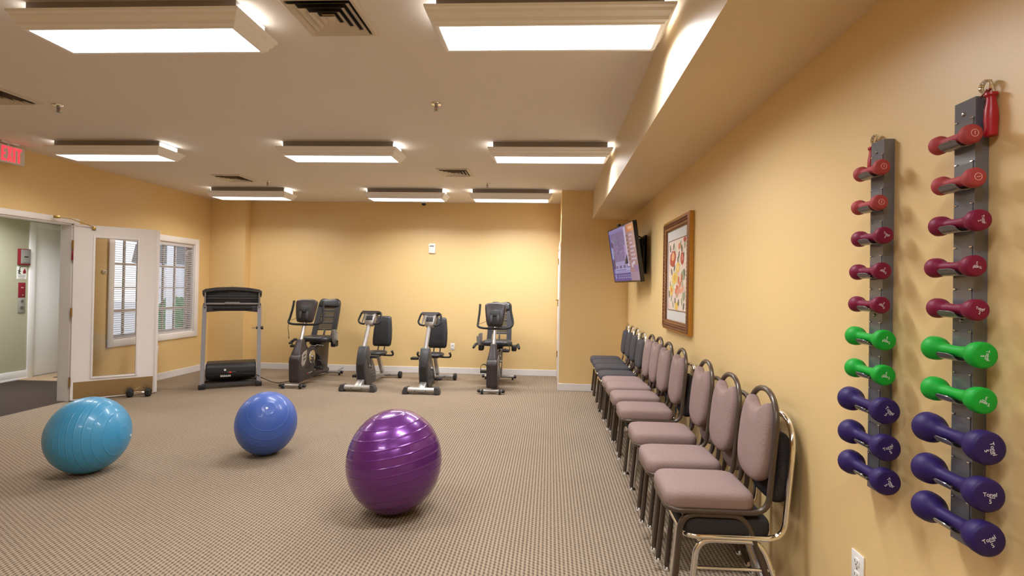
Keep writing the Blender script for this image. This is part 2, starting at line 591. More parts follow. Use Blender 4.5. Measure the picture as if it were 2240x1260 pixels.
cw, rh = (yy1 - yy0 - .08) / NCOL, (zz1 - zz0 - .09) / NROW
mb = nb(); box(mb, gx0 + .003, gx1 - .003, -.011, .011, zz0 + .045, zz1 - .045); mv = to_mesh('muntin', mb, 'white', 0)
for i in range(1, NCOL):
    o = link(bpy.data.objects.new('muntin', mv), win); o.location = (0, yy0 + .04 + i * cw, 0)
for j in range(1, NROW):
    t = .02 if j == 1 else .011
    mb = nb(); box(mb, gx0 + .002, gx1 - .002, yy0 + .04, yy1 - .04, -t, t); o = obj('muntin', mb, 'white', win, 0); o.location = (0, 0, zz0 + .045 + j * rh)
pb = nb(); box(pb, gx0 + .012, gx0 + .016, -cw / 2 + .011, cw / 2 - .011, -rh / 2 + .011, rh / 2 - .011); pm = to_mesh('pane', pb, 'glass', 0)
for i in range(NCOL):
    for j in range(NROW):
        o = link(bpy.data.objects.new('pane', pm), win); o.location = (0, yy0 + .04 + (i + .5) * cw, zz0 + .045 + (j + .5) * rh)
bl = thing('window_blind', 'white horizontal slat blind hanging in the window on the left wall', 'blind', (XL - .03, (WY0 + WY1) / 2, WZ0))
bw = (WY1 - WY0) / 2 - .02
b = nb(); box(b, -.02, .02, -bw, bw, 1.38, 1.425, .004); obj('headrail', b, 'blind', bl, 30)
b = nb(); box(b, -.012, .012, -bw, bw, .016, .034, .003); obj('bottom_rail', b, 'blind', bl, 30)
sb = nb()
sec = [(-.0125, -.0012), (0, .001), (.0125, -.0012), (.0125, -.0020), (0, .0002), (-.0125, -.002)]
prism(sb, sec, -bw, bw, 'xz')
sm_ = to_mesh('slat', sb, 'blind', 30)
NS = 43
for k in range(NS):
    o = link(bpy.data.objects.new('slat', sm_), bl)
    o.location = (0, 0, .05 + k * (1.32 / NS)); o.rotation_euler = (0, math.radians(19), 0)
for y in (-bw * .75, 0, bw * .75):
    b = nb(); cyl(b, (.0135, y, .03), (.0135, y, 1.39), .0012, 5); cyl(b, (-.0135, y, .03), (-.0135, y, 1.39), .0012, 5); obj('ladder_cord', b, 'blind', bl)
b = nb(); cyl(b, (.024, bw - .18, .65), (.024, bw - .18, 1.39), .004, 6); obj('tilt_wand', b, 'blind', bl)

# outside the window
b = nb(); prism(b, [(-7.3, 8.0), (-7.3, 45), (-60, 45), (-60, 8.95), (-9.6, 8.95)], -.5, -.4, 'xy'); struct('ground_outside', b, 'grass')
def hedge(x, y, s, label):
    bb = nb()
    t = bmesh.new(); bmesh.ops.create_icosphere(t, subdivisions=4, radius=1)
    for v in t.verts:
        k = 1 + .10 * math.sin(v.co.x * 9 + v.co.z * 7) + .08 * math.sin(v.co.y * 13 + x) + .06 * random.random()
        v.co = Vector((v.co.x * s * k, v.co.y * s * k, max(v.co.z, -.8) * s * 1.2 * k))
    merge(bb, t)
    o = obj('garden_bush', bb, 'hedge', None, 0); o.location = (x, y, -.4 + s * .9)
    tag(o, label, 'bush')
hedge(-11.2, 12.45, .42, 'dark green bush outside the window, lower left of the panes')
hedge(-15.0, 18.0, .6, 'small green bush outside the window near the white post')
b = nb(); box(b, -.07, .07, -.07, .07, 0, 2.9, .01); box(b, -.1, .1, -.1, .1, 0, .12, .01); box(b, -.1, .1, -.1, .1, 2.8, 2.95, .01)
o = obj('porch_post', b, 'pale', None, 30); o.location = (-10.4, 11.85, -.4); tag(o, 'white square porch post outside the window', 'post')
sh = thing('garden_house', 'pale house with slatted shutters far outside the window', 'house', (-24, 31.5, -.4), math.radians(36))
b = nb(); box(b, -3, 3, -2, 2, 0, 3); obj('wall', b, 'pale', sh, 0)
b = nb(); prism(b, [(-2.2, 3), (0, 4.2), (2.2, 3)], -3.2, 3.2, 'yz'); obj('roof', b, 'slate', sh, 0)
for s in (-1.4, 1.2):
    b = nb(); box(b, s - .4, s + .4, -2.06, -2, .9, 2.3); wn = obj('shutter', b, 'blind', sh, 0)

# ------------------------------------------------------------------ open door leaf
ang = math.atan2(6.552 - 5.95, -6.436 + 7.07)
dl = thing('open_door', 'white door leaf with tall glass panel standing open into the room', 'door', (XL + .026, 5.945, 0), ang)
LW, LT, LH = .83, .044, 2.195
g0, g1, h0, h1 = .205, .63, .285, 2.04
b = nb()
box(b, 0, g0, -LT / 2, LT / 2, .012, LH); box(b, g1, LW, -LT / 2, LT / 2, .012, LH)
box(b, g0, g1, -LT / 2, LT / 2, .012, h0); box(b, g0, g1, -LT / 2, LT / 2, h1, LH)
obj('leaf', b, 'white', dl, 0)
b = nb()
for s in (-1, 1):
    y0, y1 = (LT / 2, LT / 2 + .012) if s > 0 else (-LT / 2 - .012, -LT / 2)
    box(b, g0 - .022, g0, y0, y1, h0 - .022, h1 + .022, .004); box(b, g1, g1 + .022, y0, y1, h0 - .022, h1 + .022, .004)
    box(b, g0, g1, y0, y1, h0 - .022, h0, .004); box(b, g0, g1, y0, y1, h1, h1 + .022, .004)
obj('glazing_bead', b, 'white', dl, 30)
b = nb(); box(b, g0 - .001, g1 + .001, -.003, .003, h0 - .001, h1 + .001); obj('pane', b, 'glass', dl, 0)
b = nb(); box(b, .025, LW - .01, -LT / 2 - .002, -LT / 2, .025, .235, .0008, 1); kp = obj('kick_plate', b, 'kick', dl, 0); kp['label'] = 'bronze coloured metal kick plate'
b = nb(); box(b, LW, LW + .035, -LT / 2 - .012, LT / 2, .02, LH - .01, .004); obj('astragal', b, 'white', dl, 30)
for z in (.24, 1.1, 1.94):
    b = nb(); cyl(b, (-.008, -.028, z - .055), (-.008, -.028, z + .055), .008, 8); box(b, -.018, .002, -.03, .02, z - .055, z + .055); obj('hinge', b, 'brass', dl)
b = nb(); tube(b, [(.19, -.04, 2.17), (-.03, -.16, 2.245), (-.15, -.26, 2.245)], .006, 6); box(b, .165, .205, -.045, -.022, 2.135, 2.18, .003); box(b, -.18, -.12, -.275, -.245, 2.23, 2.26, .003)
obj('hold_open_arm', b, 'brass', dl)
for z in (1.75,):
    b = nb(); box(b, -.02, .0, -.026, -.01, z, z + .12, .002); obj('strike_plate', b, 'firered', dl)

# ------------------------------------------------------------------ ceiling lights
DLX, DLY = 1.10, .245
def light_fixture(label, xc, yc, zc=H, group='fluorescent ceiling lights in rows'):
    t = thing('ceiling_light', label, 'ceiling light', (xc, yc, zc), 0, group)
    return t
def ring_rect(ox, oy, z):
    return [Vector((-ox, -oy, z)), Vector((ox, -oy, z)), Vector((ox, oy, z)), Vector((-ox, oy, z))]
hx, hy = DLX / 2, DLY / 2
fb = nb()
prof = [(.0, -.146), (.010, -.150), (.018, -.150), (.020, -.142), (.032, -.135), (.036, -.118), (.052, -.100), (.056, -.086), (.066, -.080), (.068, -.066), (.060, -.064), (.0, -.066)]
rings(fb, [ring_rect(hx + a, hy + a, z) for a, z in prof], cap0=False, cap1=False)
ME_crown = to_mesh('crown_frame', fb, 'crown', 25)
fb = nb(); box(fb, -hx, hx, -hy, hy, -.149, -.143); ME_diff = to_mesh('diffuser', fb, 'lamp', 0)
fb = nb(); box(fb, -hx - .02, hx + .02, -hy - .005, hy + .005, -.07, 0); ME_house = to_mesh('housing', fb, 'housing', 0)
fb = nb(); box(fb, -.006, .006, -hy + .01, hy - .01, -.055, -.015); ME_leak = to_mesh('lamp_end', fb, 'leak', 0)
def add_light(label, xc, yc, zc=H, k=1.):
    t = light_fixture(label, xc, yc, zc)
    for n, me in (('crown_frame', ME_crown), ('diffuser', ME_diff), ('housing', ME_house)):
        link(bpy.data.objects.new(n, me), t)
    ld = bpy.data.lights.new('tube_light', 'AREA')
    ld.shape = 'RECTANGLE'; ld.size = DLX; ld.size_y = DLY; ld.energy = TUBE_W * k; q = max(-.2, (xc + 5.8) / 4.8) if zc == H else 1; ld.color = (1 - .05 * q, .955 + .03 * q, .90 + .13 * q); ld.spread = math.radians(TUBE_SPREAD)
    o = link(bpy.data.objects.new('tube_light', ld), t); o.location = (0, 0, -.1505)
    for s in (-1, 1):
        o = link(bpy.data.objects.new('lamp_end', ME_leak), t); o.location = (s * (hx + .026), 0, 0)
Y1, Y2, Y3 = 2.625, 5.12, 7.53
add_light('large ceiling light nearest the camera on the left, beside the big vent', -3.35, Y1, k=.85)
add_light('large ceiling light nearest the camera, hanging close to the soffit', -1.17, Y1, k=1.3)
add_light('ceiling light in the middle row at the left, near the exit sign', -5.775, Y2, k=.65)
add_light('ceiling light in the middle row, centre of its three', -3.32, Y2, k=.95)
add_light('ceiling light in the middle row, right beside the soffit', -1.165, Y2, k=1.15)
add_light('ceiling light in the far row at the left, above the treadmill corner', -5.755, Y3, k=.85)
add_light('ceiling light in the far row, centre of its three', -3.335, Y3, k=1.25)
add_light('ceiling light in the far row at the right, before the closet corner', -1.745, Y3, k=1.6)
for i, xx in enumerate((-3.34, -1.17)):
    add_light('ceiling light over the camera, row behind the nearest, ' + ('left', 'right')[i], xx, .15, k=.95)
add_light('unseen light added to brighten the corridor beyond the open door', -8.2, 6.2, 2.7, k=1.8)  # lamp added out of view to brighten the corridor

# ------------------------------------------------------------------ ceiling vents, sprinklers, dome
def vent(label, xc, yc, s=.20):
    t = thing('ceiling_vent', label, 'air vent', (xc, yc, H), 0, 'square ceiling vents')
    b = nb(); rings(b, [ring_rect(s, s, -.001), ring_rect(s, s, -.008), ring_rect(s - .012, s - .012, -.014), ring_rect(s - .028, s - .028, -.014), ring_rect(s - .028, s - .028, -.002)], cap0=False, cap1=False); obj('frame', b, 'ventm', t, 25)
    b = nb(); box(b, -s + .02, s - .02, -s + .02, s - .02, -.003, -.001); obj('duct_opening', b, 'rubber', t, 0)
    k = s - .034
    for i in range(4):
        a = k * (1 - i * .24)
        b = nb(); rings(b, [ring_rect(a, a, -.024), ring_rect(a - .030, a - .030, -.006), ring_rect(a - .033, a - .033, -.006), ring_rect(a - .003, a - .003, -.0255)], cap0=False, cap1=False); obj('louvre', b, 'ventm', t, 25)
    b = nb(); rings(b, [ring_rect(.035, .035, -.008), ring_rect(.003, .003, -.026)], cap0=True); obj('centre_cone', b, 'ventm', t, 25)
vent('square louvred ceiling vent at the top of the picture between the two big lights', -2.355, 2.66)
vent('square louvred ceiling vent cut off at the left edge of the picture', -5.55, 3.74)
vent('square louvred ceiling vent above the treadmill corner, in front of the far left light', -5.53, 6.74)
vent('square louvred ceiling vent in front of the far lights, nearest the soffit', -2.37, 6.31)
def sprinkler(label, xc, yc):
    t = thing('fire_sprinkler', label, 'sprinkler', (xc, yc, H), 0, 'sprinkler heads on the ceiling')
    b = nb(); lathe(b, [(.0, 0), (.040, -.001), (.038, -.008), (.018, -.011), (.016, -.013)], 'z', 20); obj('escutcheon', b, 'chrome', t)
    b = nb(); lathe(b, [(.012, -.01), (.012, -.028), (.008, -.032)], 'z', 10); tube(b, [(-.011, 0, -.028), (-.014, 0, -.042), (0, 0, -.056)], .003, 6); tube(b, [(.011, 0, -.028), (.014, 0, -.042), (0, 0, -.056)], .003, 6); obj('frame_arms', b, 'steel', t)
    b = nb(); lathe(b, [(.003, -.054), (.018, -.058), (.018, -.060), (.003, -.061)], 'z', 14); obj('deflector', b, 'steel', t)
    b = nb(); cyl(b, (0, 0, -.03), (0, 0, -.052), .003, 6); obj('glass_bulb', b, 'redgrip', t)
sprinkler('small sprinkler head on the ceiling near the exit sign', -5.26, 3.98)
sprinkler('small chrome sprinkler head in the middle of the ceiling', -2.07, 3.95)
sprinkler('tiny sprinkler head on the ceiling beside the far left vent', -5.19, 6.97)
sprinkler('tiny sprinkler head on the ceiling above the rightmost far light', -2.04, 7.0)
t = thing('dome_camera', 'small round dome on the ceiling against the back wall', 'dome camera', (-3.34, D - .07, H))
b = nb(); lathe(b, [(.0, 0), (.055, 0), (.055, -.02), (.048, -.026), (.042, -.026)], 'z', 20); obj('base', b, 'plate', t)
b = nb(); lathe(b, [(.042, -.024), (.040, -.04), (.028, -.056), (.012, -.063), (0, -.064)], 'z', 20); obj('dome', b, 'blackgloss', t)

# ------------------------------------------------------------------ exit sign
t = thing('exit_sign', 'lit exit sign with red letters hanging from the ceiling over the doorway', 'exit sign', (-6.93, 5.06, H))
b = nb(); box(b, -.022, .022, -.165, .156, -.222, -.036, .004); obj('housing', b, 'exitwhite', t, 30)
b = nb(); box(b, -.04, .04, -.10, .09, -.022, 0, .004); cyl(b, (0, 0, -.04), (0, 0, -.02), .014, 10); obj('canopy', b, 'exitwhite', t, 30)
def poly(bm, pts2, y, z, h, x):
    prism(bm, [(y + p[0] * h, z + p[1] * h) for p in pts2], x, x + .003, 'yz')
LET = {'E': [(0, 0), (.42, 0), (.42, .15), (.16, .15), (.16, .43), (.36, .43), (.36, .57), (.16, .57), (.16, .85), (.42, .85), (.42, 1), (0, 1)],
       'X': [(0, 0), (.16, 0), (.255, .3), (.35, 0), (.51, 0), (.34, .5), (.5, 1), (.34, 1), (.255, .72), (.17, 1), (.01, 1), (.17, .5)],
       'I': [(0, 0), (.16, 0), (.16, 1), (0, 1)],
       'T': [(.16, 0), (.32, 0), (.32, .85), (.48, .85), (.48, 1), (0, 1), (0, .85), (.16, .85)]}
for ch, y, wf in (('E', -.082, .68), ('X', -.025, .60), ('I', .033, .82), ('T', .065, .72)):
    b = nb(); poly(b, [(p[0] * wf, p[1]) for p in LET[ch]], y, -.205, .155, .0222); obj('letter', b, 'exitred', t, 0)

# ------------------------------------------------------------------ corridor wall things
t = thing('fire_alarm_station', 'dark red and grey fire alarm box on the corridor wall', 'fire alarm', (HX, 7.155, 1.835))
b = nb(); box(b, 0, .05, -.075, .075, -.12, .12, .006); obj('box', b, 'firered', t, 30)
b = nb(); box(b, .05, .056, -.068, .068, -.10, .11, .003); obj('cover', b, 'silver', t, 30)
b = nb(); box(b, .056, .064, -.028, .028, -.006, .01, .003); obj('slot', b, 'black', t, 30)
text_obj('lettering', 'PULL IN CASE', .015, 'slate', t, Matrix.Translation((.0575, 0, -.085)) @ Matrix.Rotation(PI / 2, 4, 'Z') @ Matrix.Rotation(PI / 2, 4, 'X'))
t = thing('evacuation_sign', 'small white notice with running figure and red flame on the corridor wall', 'sign', (HX, 7.145, 1.595))
b = nb(); box(b, 0, .004, -.07, .07, -.093, .093, .001, 1); obj('panel', b, 'plate', t, 0)
b = nb(); tube(b, [(.005, -.03, .06), (.005, -.035, .03), (.005, -.045, -.01)], .008, 6); tube(b, [(.005, -.035, .03), (.005, -.012, .02)], .005, 6); tube(b, [(.005, -.035, .03), (.005, -.057, .035)], .005, 6); tube(b, [(.005, -.04, 0), (.005, -.02, -.012)], .006, 6); lathe(b, [(0, .002), (.009, .004), (.009, .006), (0, .008)], 'x', 10, (0, -.028, .075)); obj('figure', b, 'black', t)
b = nb(); prism(b, [(.02, -.008), (.055, -.008), (.06, .02), (.04, .075), (.034, .045), (.026, .05), (.016, .02)], .004, .007, 'yz'); obj('flame', b, 'firered', t, 0)
for z, s in ((-.035, 'IN CASE OF FIRE'), (-.055, 'USE STAIRWAYS')):
    text_obj('lettering', s, .014, 'slate', t, Matrix.Translation((.005, 0, z)) @ Matrix.Rotation(PI / 2, 4, 'Z') @ Matrix.Rotation(PI / 2, 4, 'X'))
text_obj('lettering', 'NO ELEVATOR', .013, 'firered', t, Matrix.Translation((.005, 0, -.078)) @ Matrix.Rotation(PI / 2, 4, 'Z') @ Matrix.Rotation(PI / 2, 4, 'X'))
t = thing('keyed_call_plate', 'narrow dark red and steel key switch plate low on the corridor wall', 'switch', (HX, 7.15, 1.225))
b = nb(); box(b, 0, .012, -.048, .048, 0.0, .225, .004); obj('red_plate', b, 'firered', t, 30)
b = nb(); box(b, 0, .014, -.05, .05, -.225, 0.0, .004); obj('steel_plate', b, 'silver', t, 30)
b = nb(); cyl(b, (.012, 0, -.05), (.022, 0, -.05), .020, 14); cyl(b, (.012, 0, -.15), (.024, 0, -.15), .024, 14); obj('key_switch', b, 'steel', t)
b = nb(); cyl(b, (.012, .01, .04), (.015, .01, .04), .007, 8); obj('indicator', b, 'ink', t)
text_obj('lettering', 'FIRE', .022, 'pinkink', t, Matrix.Translation((.0135, 0, .15)) @ Matrix.Rotation(PI / 2, 4, 'Z') @ Matrix.Rotation(PI / 2, 4, 'X'))
t = thing('floor_grille', 'small dark metal floor grille on the tan corridor mat by the white door', 'floor grille', (-8.55, 7.42, .008), .1)
b = nb(); box(b, -.16, .16, -.08, .08, 0, .005, .001, 1); obj('tray', b, 'rubber', t, 0)
for i in range(7):
    b = nb(); box(b, -.15, .15, -.07 + i * .022, -.06 + i * .022, .005, .009); obj('bar', b, 'steel', t, 0)

# ------------------------------------------------------------------ wall plates and thermostat
def outlet(label, loc, rotz):
    t = thing('wall_outlet', label, 'outlet', loc, rotz, 'white duplex outlets')   # local: face towards -y
    b = nb(); box(b, -.036, .036, -.006, 0, -.058, .058, .003); obj('cover_plate', b, 'plate', t, 30)
    for z in (-.024, .024):
        b = nb(); pad(b, rrect(.03, .027, .008), [(1, -.006), (1, -.009), (.9, -.0095)], lambda a, c, h, z=z: Vector((a, h, z + c))); rc = obj('receptacle', b, 'plate', t, 30)
        b = nb(); box(b, -.008, -.006, -.0102, -.009, z - .003, z + .007); box(b, .006, .008, -.0102, -.009, z - .003, z + .006); cyl(b, (0, -.0102, z - .009), (0, -.009, z - .009), .0025, 8); obj('slot', b, 'black', rc, 0)
    b = nb(); cyl(b, (0, -.0085, 0), (0, -.006, 0), .003, 8); obj('screw', b, 'steel', t)
outlet('white outlet on the back wall between the exercise bikes', (-2.808, D, .468), 0)
outlet('white outlet low on the right wall below the dumbbell racks', (0, 1.90, .50), -PI / 2)
outlet('white plate on the left wall under the window by the door edge', (XL, 7.33, .47), PI / 2)
t = thing('thermostat', 'small white thermostat high on the back wall', 'thermostat', (-3.195, D, 2.16))
b = nb(); box(b, -.058, .058, -.028, 0, -.085, .085, .008); obj('body', b, 'plate', t, 30)
b = nb(); box(b, -.036, .036, -.031, -.027, .028, .062, .003); obj('display', b, 'silver', t, 30)
b = nb(); box(b, -.04, .04, -.031, -.027, -.07, .012, .004); obj('cover_door', b, 'plate', t, 30)
t = thing('wall_sensor', 'small white sensor box on the left wall seen through the door glass', 'sensor', (XL, 6.40, 1.62))
b = nb(); box(b, 0, .02, -.03, .03, -.02, .02, .003); obj('body', b, 'plate', t, 30)
b = nb(); box(b, .02, .022, -.018, .018, -.012, .012); obj('grille', b, 'silver', t, 30)

# ------------------------------------------------------------------ framed picture
PY0, PY1, PZ0, PZ1 = 4.065, 4.975, 1.14, 2.145
t = thing('framed_picture', 'floral print in an ornate bronze frame on the right wall', 'picture', (0, (PY0 + PY1) / 2, (PZ0 + PZ1) / 2))
fw_, fh_ = (PY1 - PY0) / 2, (PZ1 - PZ0) / 2
def rr(a, x):
    return [Vector((x, -fw_ + a, -fh_ + a)), Vector((x, fw_ - a, -fh_ + a)), Vector((x, fw_ - a, fh_ - a)), Vector((x, -fw_ + a, fh_ - a))]
b = nb(); rings(b, [rr(0, -.002), rr(0, -.036), rr(.012, -.036), rr(.012, -.03)], cap0=False, cap1=False); obj('gold_edge', b, 'gold', t, 25)
b = nb(); rings(b, [rr(.012, -.034), rr(.018, -.046), rr(.030, -.048), rr(.036, -.038), rr(.058, -.034), rr(.064, -.040), rr(.078, -.036), rr(.086, -.022), rr(.092, -.018)], cap0=False, cap1=False); obj('moulding', b, 'gilt', t, 25)
bead = nb(); lathe(bead, [(0, -.006), (.005, -.004), (.006, 0), (.004, .003)], 'x', 7)
ME_bead = to_mesh('bead', bead, 'gilt', 40)
leaf = nb(); lathe(leaf, [(0, -.008), (.008, -.004), (.0115, 0), (.008, .003)], 'x', 6)
ME_leaf = to_mesh('rosette', leaf, 'gilt', 40)
bd = nb()
def bead_row(a, x, step, r):
    L = [(y, s * (fh_ - a)) for s in (-1, 1) for y in [(-fw_ + a) + i * step for i in range(int(2 * (fw_ - a) / step) + 1)]]
    L += [(s * (fw_ - a), z) for s in (-1, 1) for z in [(-fh_ + a) + i * step for i in range(1, int(2 * (fh_ - a) / step))]]
    for y, z in L:
        tt = bmesh.new(); bmesh.ops.create_icosphere(tt, subdivisions=1, radius=r); merge(bd, tt, Matrix.Translation((x, y, z)))
bead_row(.047, -.037, .034, .0125)
bead_row(.082, -.032, .016, .0065)
o = obj('bead_ornament', bd, 'gilt', t, 40); o['kind'] = 'stuff'
b = nb(); box(b, -.018, -.010, -fw_ + .085, fw_ - .085, -fh_ + .085, fh_ - .085); obj('mat_board', b, 'matboard', t, 0)
b = nb(); i0 = .20
def rr2(a, c, x):
    return [Vector((x, -fw_ + a, -fh_ + c)), Vector((x, fw_ - a, -fh_ + c)), Vector((x, fw_ - a, fh_ - c)), Vector((x, -fw_ + a, fh_ - c))]
rings(b, [rr2(.132, .182, -.0185), rr2(.132, .182, -.021), rr2(.138, .188, -.0185)], cap0=False, cap1=False); obj('mat_bevel', b, 'gilt', t, 0)

class Print:
    """flat printed shapes, each in its own ink, on one sheet"""
    def __init__(s): s.v, s.f, s.c, s.k = [], [], [], 0
    def shape(s, pts, col):
        i = len(s.v); s.k += 1
        s.v += [(p[0], p[1], s.k) for p in pts]; s.f.append(list(range(i, i + len(pts)))); s.c.append(col)
    def blob(s, x, y, rx, ry, a, col, n=14, wob=.12, lobes=0):
        P = []
        for k in range(n):
            t_ = 2 * PI * k / n
            r = 1 + random.uniform(-wob, wob) + (.22 * math.cos(lobes * t_) if lobes else 0)
            dx, dy = rx * r * math.cos(t_), ry * r * math.sin(t_)
            P.append((x + dx * math.cos(a) - dy * math.sin(a), y + dx * math.sin(a) + dy * math.cos(a)))
        s.shape(P, col)
    def rect(s, x0, y0, x1, y1, col): s.shape([(x0, y0), (x1, y0), (x1, y1), (x0, y1)], col)
    def build(s, name, to3, material, parent, step):
        me = bpy.data.meshes.new(name)
        me.from_pydata([to3(x, y, k * step) for x, y, k in s.v], [], s.f)
        at = me.color_attributes.new('print_colour', 'FLOAT_COLOR', 'CORNER')
        for p, col in zip(me.polygons, s.c):
            for li in p.loop_indices: at.data[li].color = (*col, 1)
        me.materials.append(M[material])
        return link(bpy.data.objects.new(name, me), parent)
def lin(*c): return tuple((x / 255 / 12.92) if x / 255 < .04045 else ((x / 255 + .055) / 1.055) ** 2.4 for x in c)
P = Print()
aw, ah = 2 * (fw_ - .136), 2 * (fh_ - .186)      # u: 0 = left (far) .. 1 ; v: 0 = bottom
P.rect(0, 0, 1, 1, lin(232, 214, 200))
cream, pinkc, sage, dkg, red, org, yel, pal = lin(238, 226, 212), lin(226, 196, 190), lin(150, 158, 128), lin(88, 94, 80), lin(176, 70, 58), lin(222, 128, 88), lin(230, 196, 92), lin(196, 206, 180)
for i in range(26):
    P.blob(random.uniform(.06, .94), random.uniform(.05, .95), random.uniform(.05, .11), random.uniform(.04, .08), random.uniform(0, 3), random.choice((pinkc, cream, pal, sage, pinkc)))
for x, y, a in ((.1, .9, .2), (.3, .92, -.3), (.75, .86, .4), (.6, .78, -.5), (.55, .70, .2), (.85, .75, -.2), (.2, .55, .5), (.35, .6, -.6), (.9, .52, .3), (.8, .36, -.3), (.12, .36, .3), (.2, .16, -.3), (.42, .12, .2), (.6, .1, -.4), (.78, .12, .3), (.92, .2, -.2), (.5, .22, .5), (.9, .9, .1), (.68, .92, -.4), (.07, .22, .2), (.3, .07, .4), (.88, .06, -.5)):
    P.blob(x, y, .035, .06, a, random.choice((sage, dkg, dkg, sage)), 8, .05)
P.blob(.26, .74, .17, .12, .1, red, 18, .1); P.blob(.26, .77, .09, .065, .1, lin(224, 170, 120), 12)
P.blob(.78, .72, .09, .09, 0, red, 14, .1); P.blob(.78, .73, .04, .05, 0, lin(210, 120, 110), 10)
P.blob(.55, .6, .11, .075, .3, yel, 16, .06, 6); P.blob(.55, .6, .045, .035, 0, lin(236, 214, 150), 10)
P.blob(.38, .45, .17, .085, .1, yel, 20, .06, 7); P.blob(.38, .46, .07, .04, 0, lin(212, 168, 84), 12)
P.blob(.20, .28, .11, .08, .1, yel, 16, .06, 5); P.blob(.20, .28, .045, .035, 0, org, 10)
for x, y in ((.6, .42), (.68, .36), (.52, .32), (.62, .28), (.72, .27), (.55, .24), (.75, .45), (.82, .3), (.46, .27)):
    P.blob(x, y, .06, .04, random.uniform(0, 3), random.choice((org, lin(206, 104, 78), lin(228, 160, 130))), 10)
P.blob(.5, .05, .09, .06, 0, yel, 12, .1, 5); P.blob(.9, .97, .07, .04, 0, red, 10); P.blob(.62, .9, .06, .05, 0, org, 10)
P.build('print', lambda x, y, k: Vector((-.0187 - k, (.5 - x) * aw * .98, (y - .5) * ah * .98)), 'artprint', t, .00002)

# ------------------------------------------------------------------ television
TVW, TVH = 1.12, .695
t = thing('television', 'flat wall television tilted down from a bracket on the right wall', 'television', (-.25, 6.23, 1.938))
ya, ti = .132, .156
rtv = Vector((math.sin(ya), -math.cos(ya), 0)); n0 = Vector((-math.cos(ya), -math.sin(ya), 0)); upv = Vector((0, 0, 1)) * math.cos(ti) + n0 * math.sin(ti); nrm = rtv.cross(upv)
TM = Matrix.Identity(4)
for i in range(3):
    TM[i][0], TM[i][1], TM[i][2] = rtv[i], upv[i], -nrm[i] if nrm.dot(n0) < 0 else nrm[i]
if nrm.dot(n0) < 0: pass
nv = n0 * math.cos(ti) - Vector((0, 0, 1)) * math.sin(ti)
for i in range(3): TM[i][2] = nv[i]
b = nb(); box(b, -TVW / 2, TVW / 2, -TVH / 2, TVH / 2, -.045, 0, .004, 2, TM); box(b, -.42, .42, -.24, .22, -.07, -.045, .008, 2, TM); obj('cabinet', b, 'blackgloss', t, 30)
b = nb()
for q in ((-TVW / 2, -TVW / 2 + .012, -TVH / 2, TVH / 2), (TVW / 2 - .012, TVW / 2, -TVH / 2, TVH / 2), (-TVW / 2, TVW / 2, -TVH / 2, -TVH / 2 + .02), (-TVW / 2, TVW / 2, TVH / 2 - .012, TVH / 2)):
    box(b, *q, 0, .004, .001, 1, TM)
obj('bezel', b, 'blackgloss', t, 0)
P = Print()
sky, lav = lin(92, 96, 186), lin(150, 146, 206)
P.rect(0, 0, 1, 1, lin(84, 80, 170))
P.rect(0, .12, .12, 1, lin(74, 92, 190)); P.rect(0, .93, .62, 1, lin(150, 140, 200)); P.rect(.05, .36, .60, .93, lin(132, 120, 170))
for i in range(60):
    P.blob(random.uniform(.10, .56), random.uniform(.42, .88), random.uniform(.02, .05), random.uniform(.01, .03), random.uniform(0, 3), random.choice((lin(120, 104, 150), lin(154, 140, 186), lin(108, 100, 160), lin(140, 110, 160))), 8)
P.blob(.24, .78, .05, .035, .5, lin(96, 140, 150), 9); P.rect(.12, .24, .60, .37, lin(168, 160, 214)); P.rect(.02, .22, .13, .42, lin(62, 54, 110)); P.blob(.09, .72, .035, .06, 0, lin(70, 50, 96), 10)
P.rect(.04, .45, .10, .66, lin(170, 180, 222)); P.rect(.16, .24, .22, .29, lin(70, 62, 140)); P.rect(.30, .24, .38, .29, lin(70, 62, 140)); P.rect(.46, .24, .54, .29, lin(90, 80, 140))
P.rect(.08, .15, .78, .24, lin(170, 172, 226)); P.rect(.12, .20, .55, .215, lin(100, 96, 170)); P.rect(.12, .17, .70, .18, lin(118, 110, 180)); P.rect(0, 0, .70, .15, lin(70, 66, 160))
for i in range(7):
    P.rect(.20 + i * .075, .095, .23 + i * .075, .11, lin(190, 190, 232)); P.rect(.20 + i * .075, .05, .235 + i * .075, .07, lin(190, 190, 232))
P.rect(.05, .05, .12, .12, lin(150, 150, 210)); P.rect(.62, .26, .70, .98, lin(214, 200, 226)); P.rect(.70, .15, 1, 1, lin(170, 128, 140)); P.rect(.70, .0, 1, .15, lin(168, 140, 170)); P.rect(.74, .86, 1, .985, lin(214, 128, 78)); P.rect(.80, .90, .93, .95, lin(236, 180, 150))
for i in range(7):
    P.rect(.69, .36 + i * .07, .76, .40 + i * .07, lin(140, 100, 92)); P.rect(.79, .365 + i * .07, .79 + random.uniform(.08, .18), .395 + i * .07, lin(204, 184, 208))
P.blob(.86, .31, .05, .03, .3, lin(220, 210, 230), 9); P.blob(.80, .27, .03, .04, 0, lin(216, 206, 230), 9); P.rect(.86, .16, 1, .26, lin(140, 116, 176)); P.rect(.56, .40, .63, .66, lin(176, 146, 206))
P.build('screen', lambda x, y, k: TM @ Vector(((x - .5) * (TVW - .024), -TVH / 2 + .02 + y * (TVH - .032), .0005 + k)), 'screen', t, .00001)
b = nb(); box(b, -.06, .03, -.012, .012, -.01, .018, .003, 2, TM @ Matrix.Translation((0, TVH / 2 + .012, 0))); obj('sensor_bar', b, 'black', t, 30)
b = nb(); box(b, .20, .248, -.20, -.16, -.22, .20, .003); box(b, .20, .248, .02, .06, -.22, .20, .003); box(b, .225, .248, -.2, .06, -.24, .22, .003); obj('wall_plate', b, 'black', t, 30)
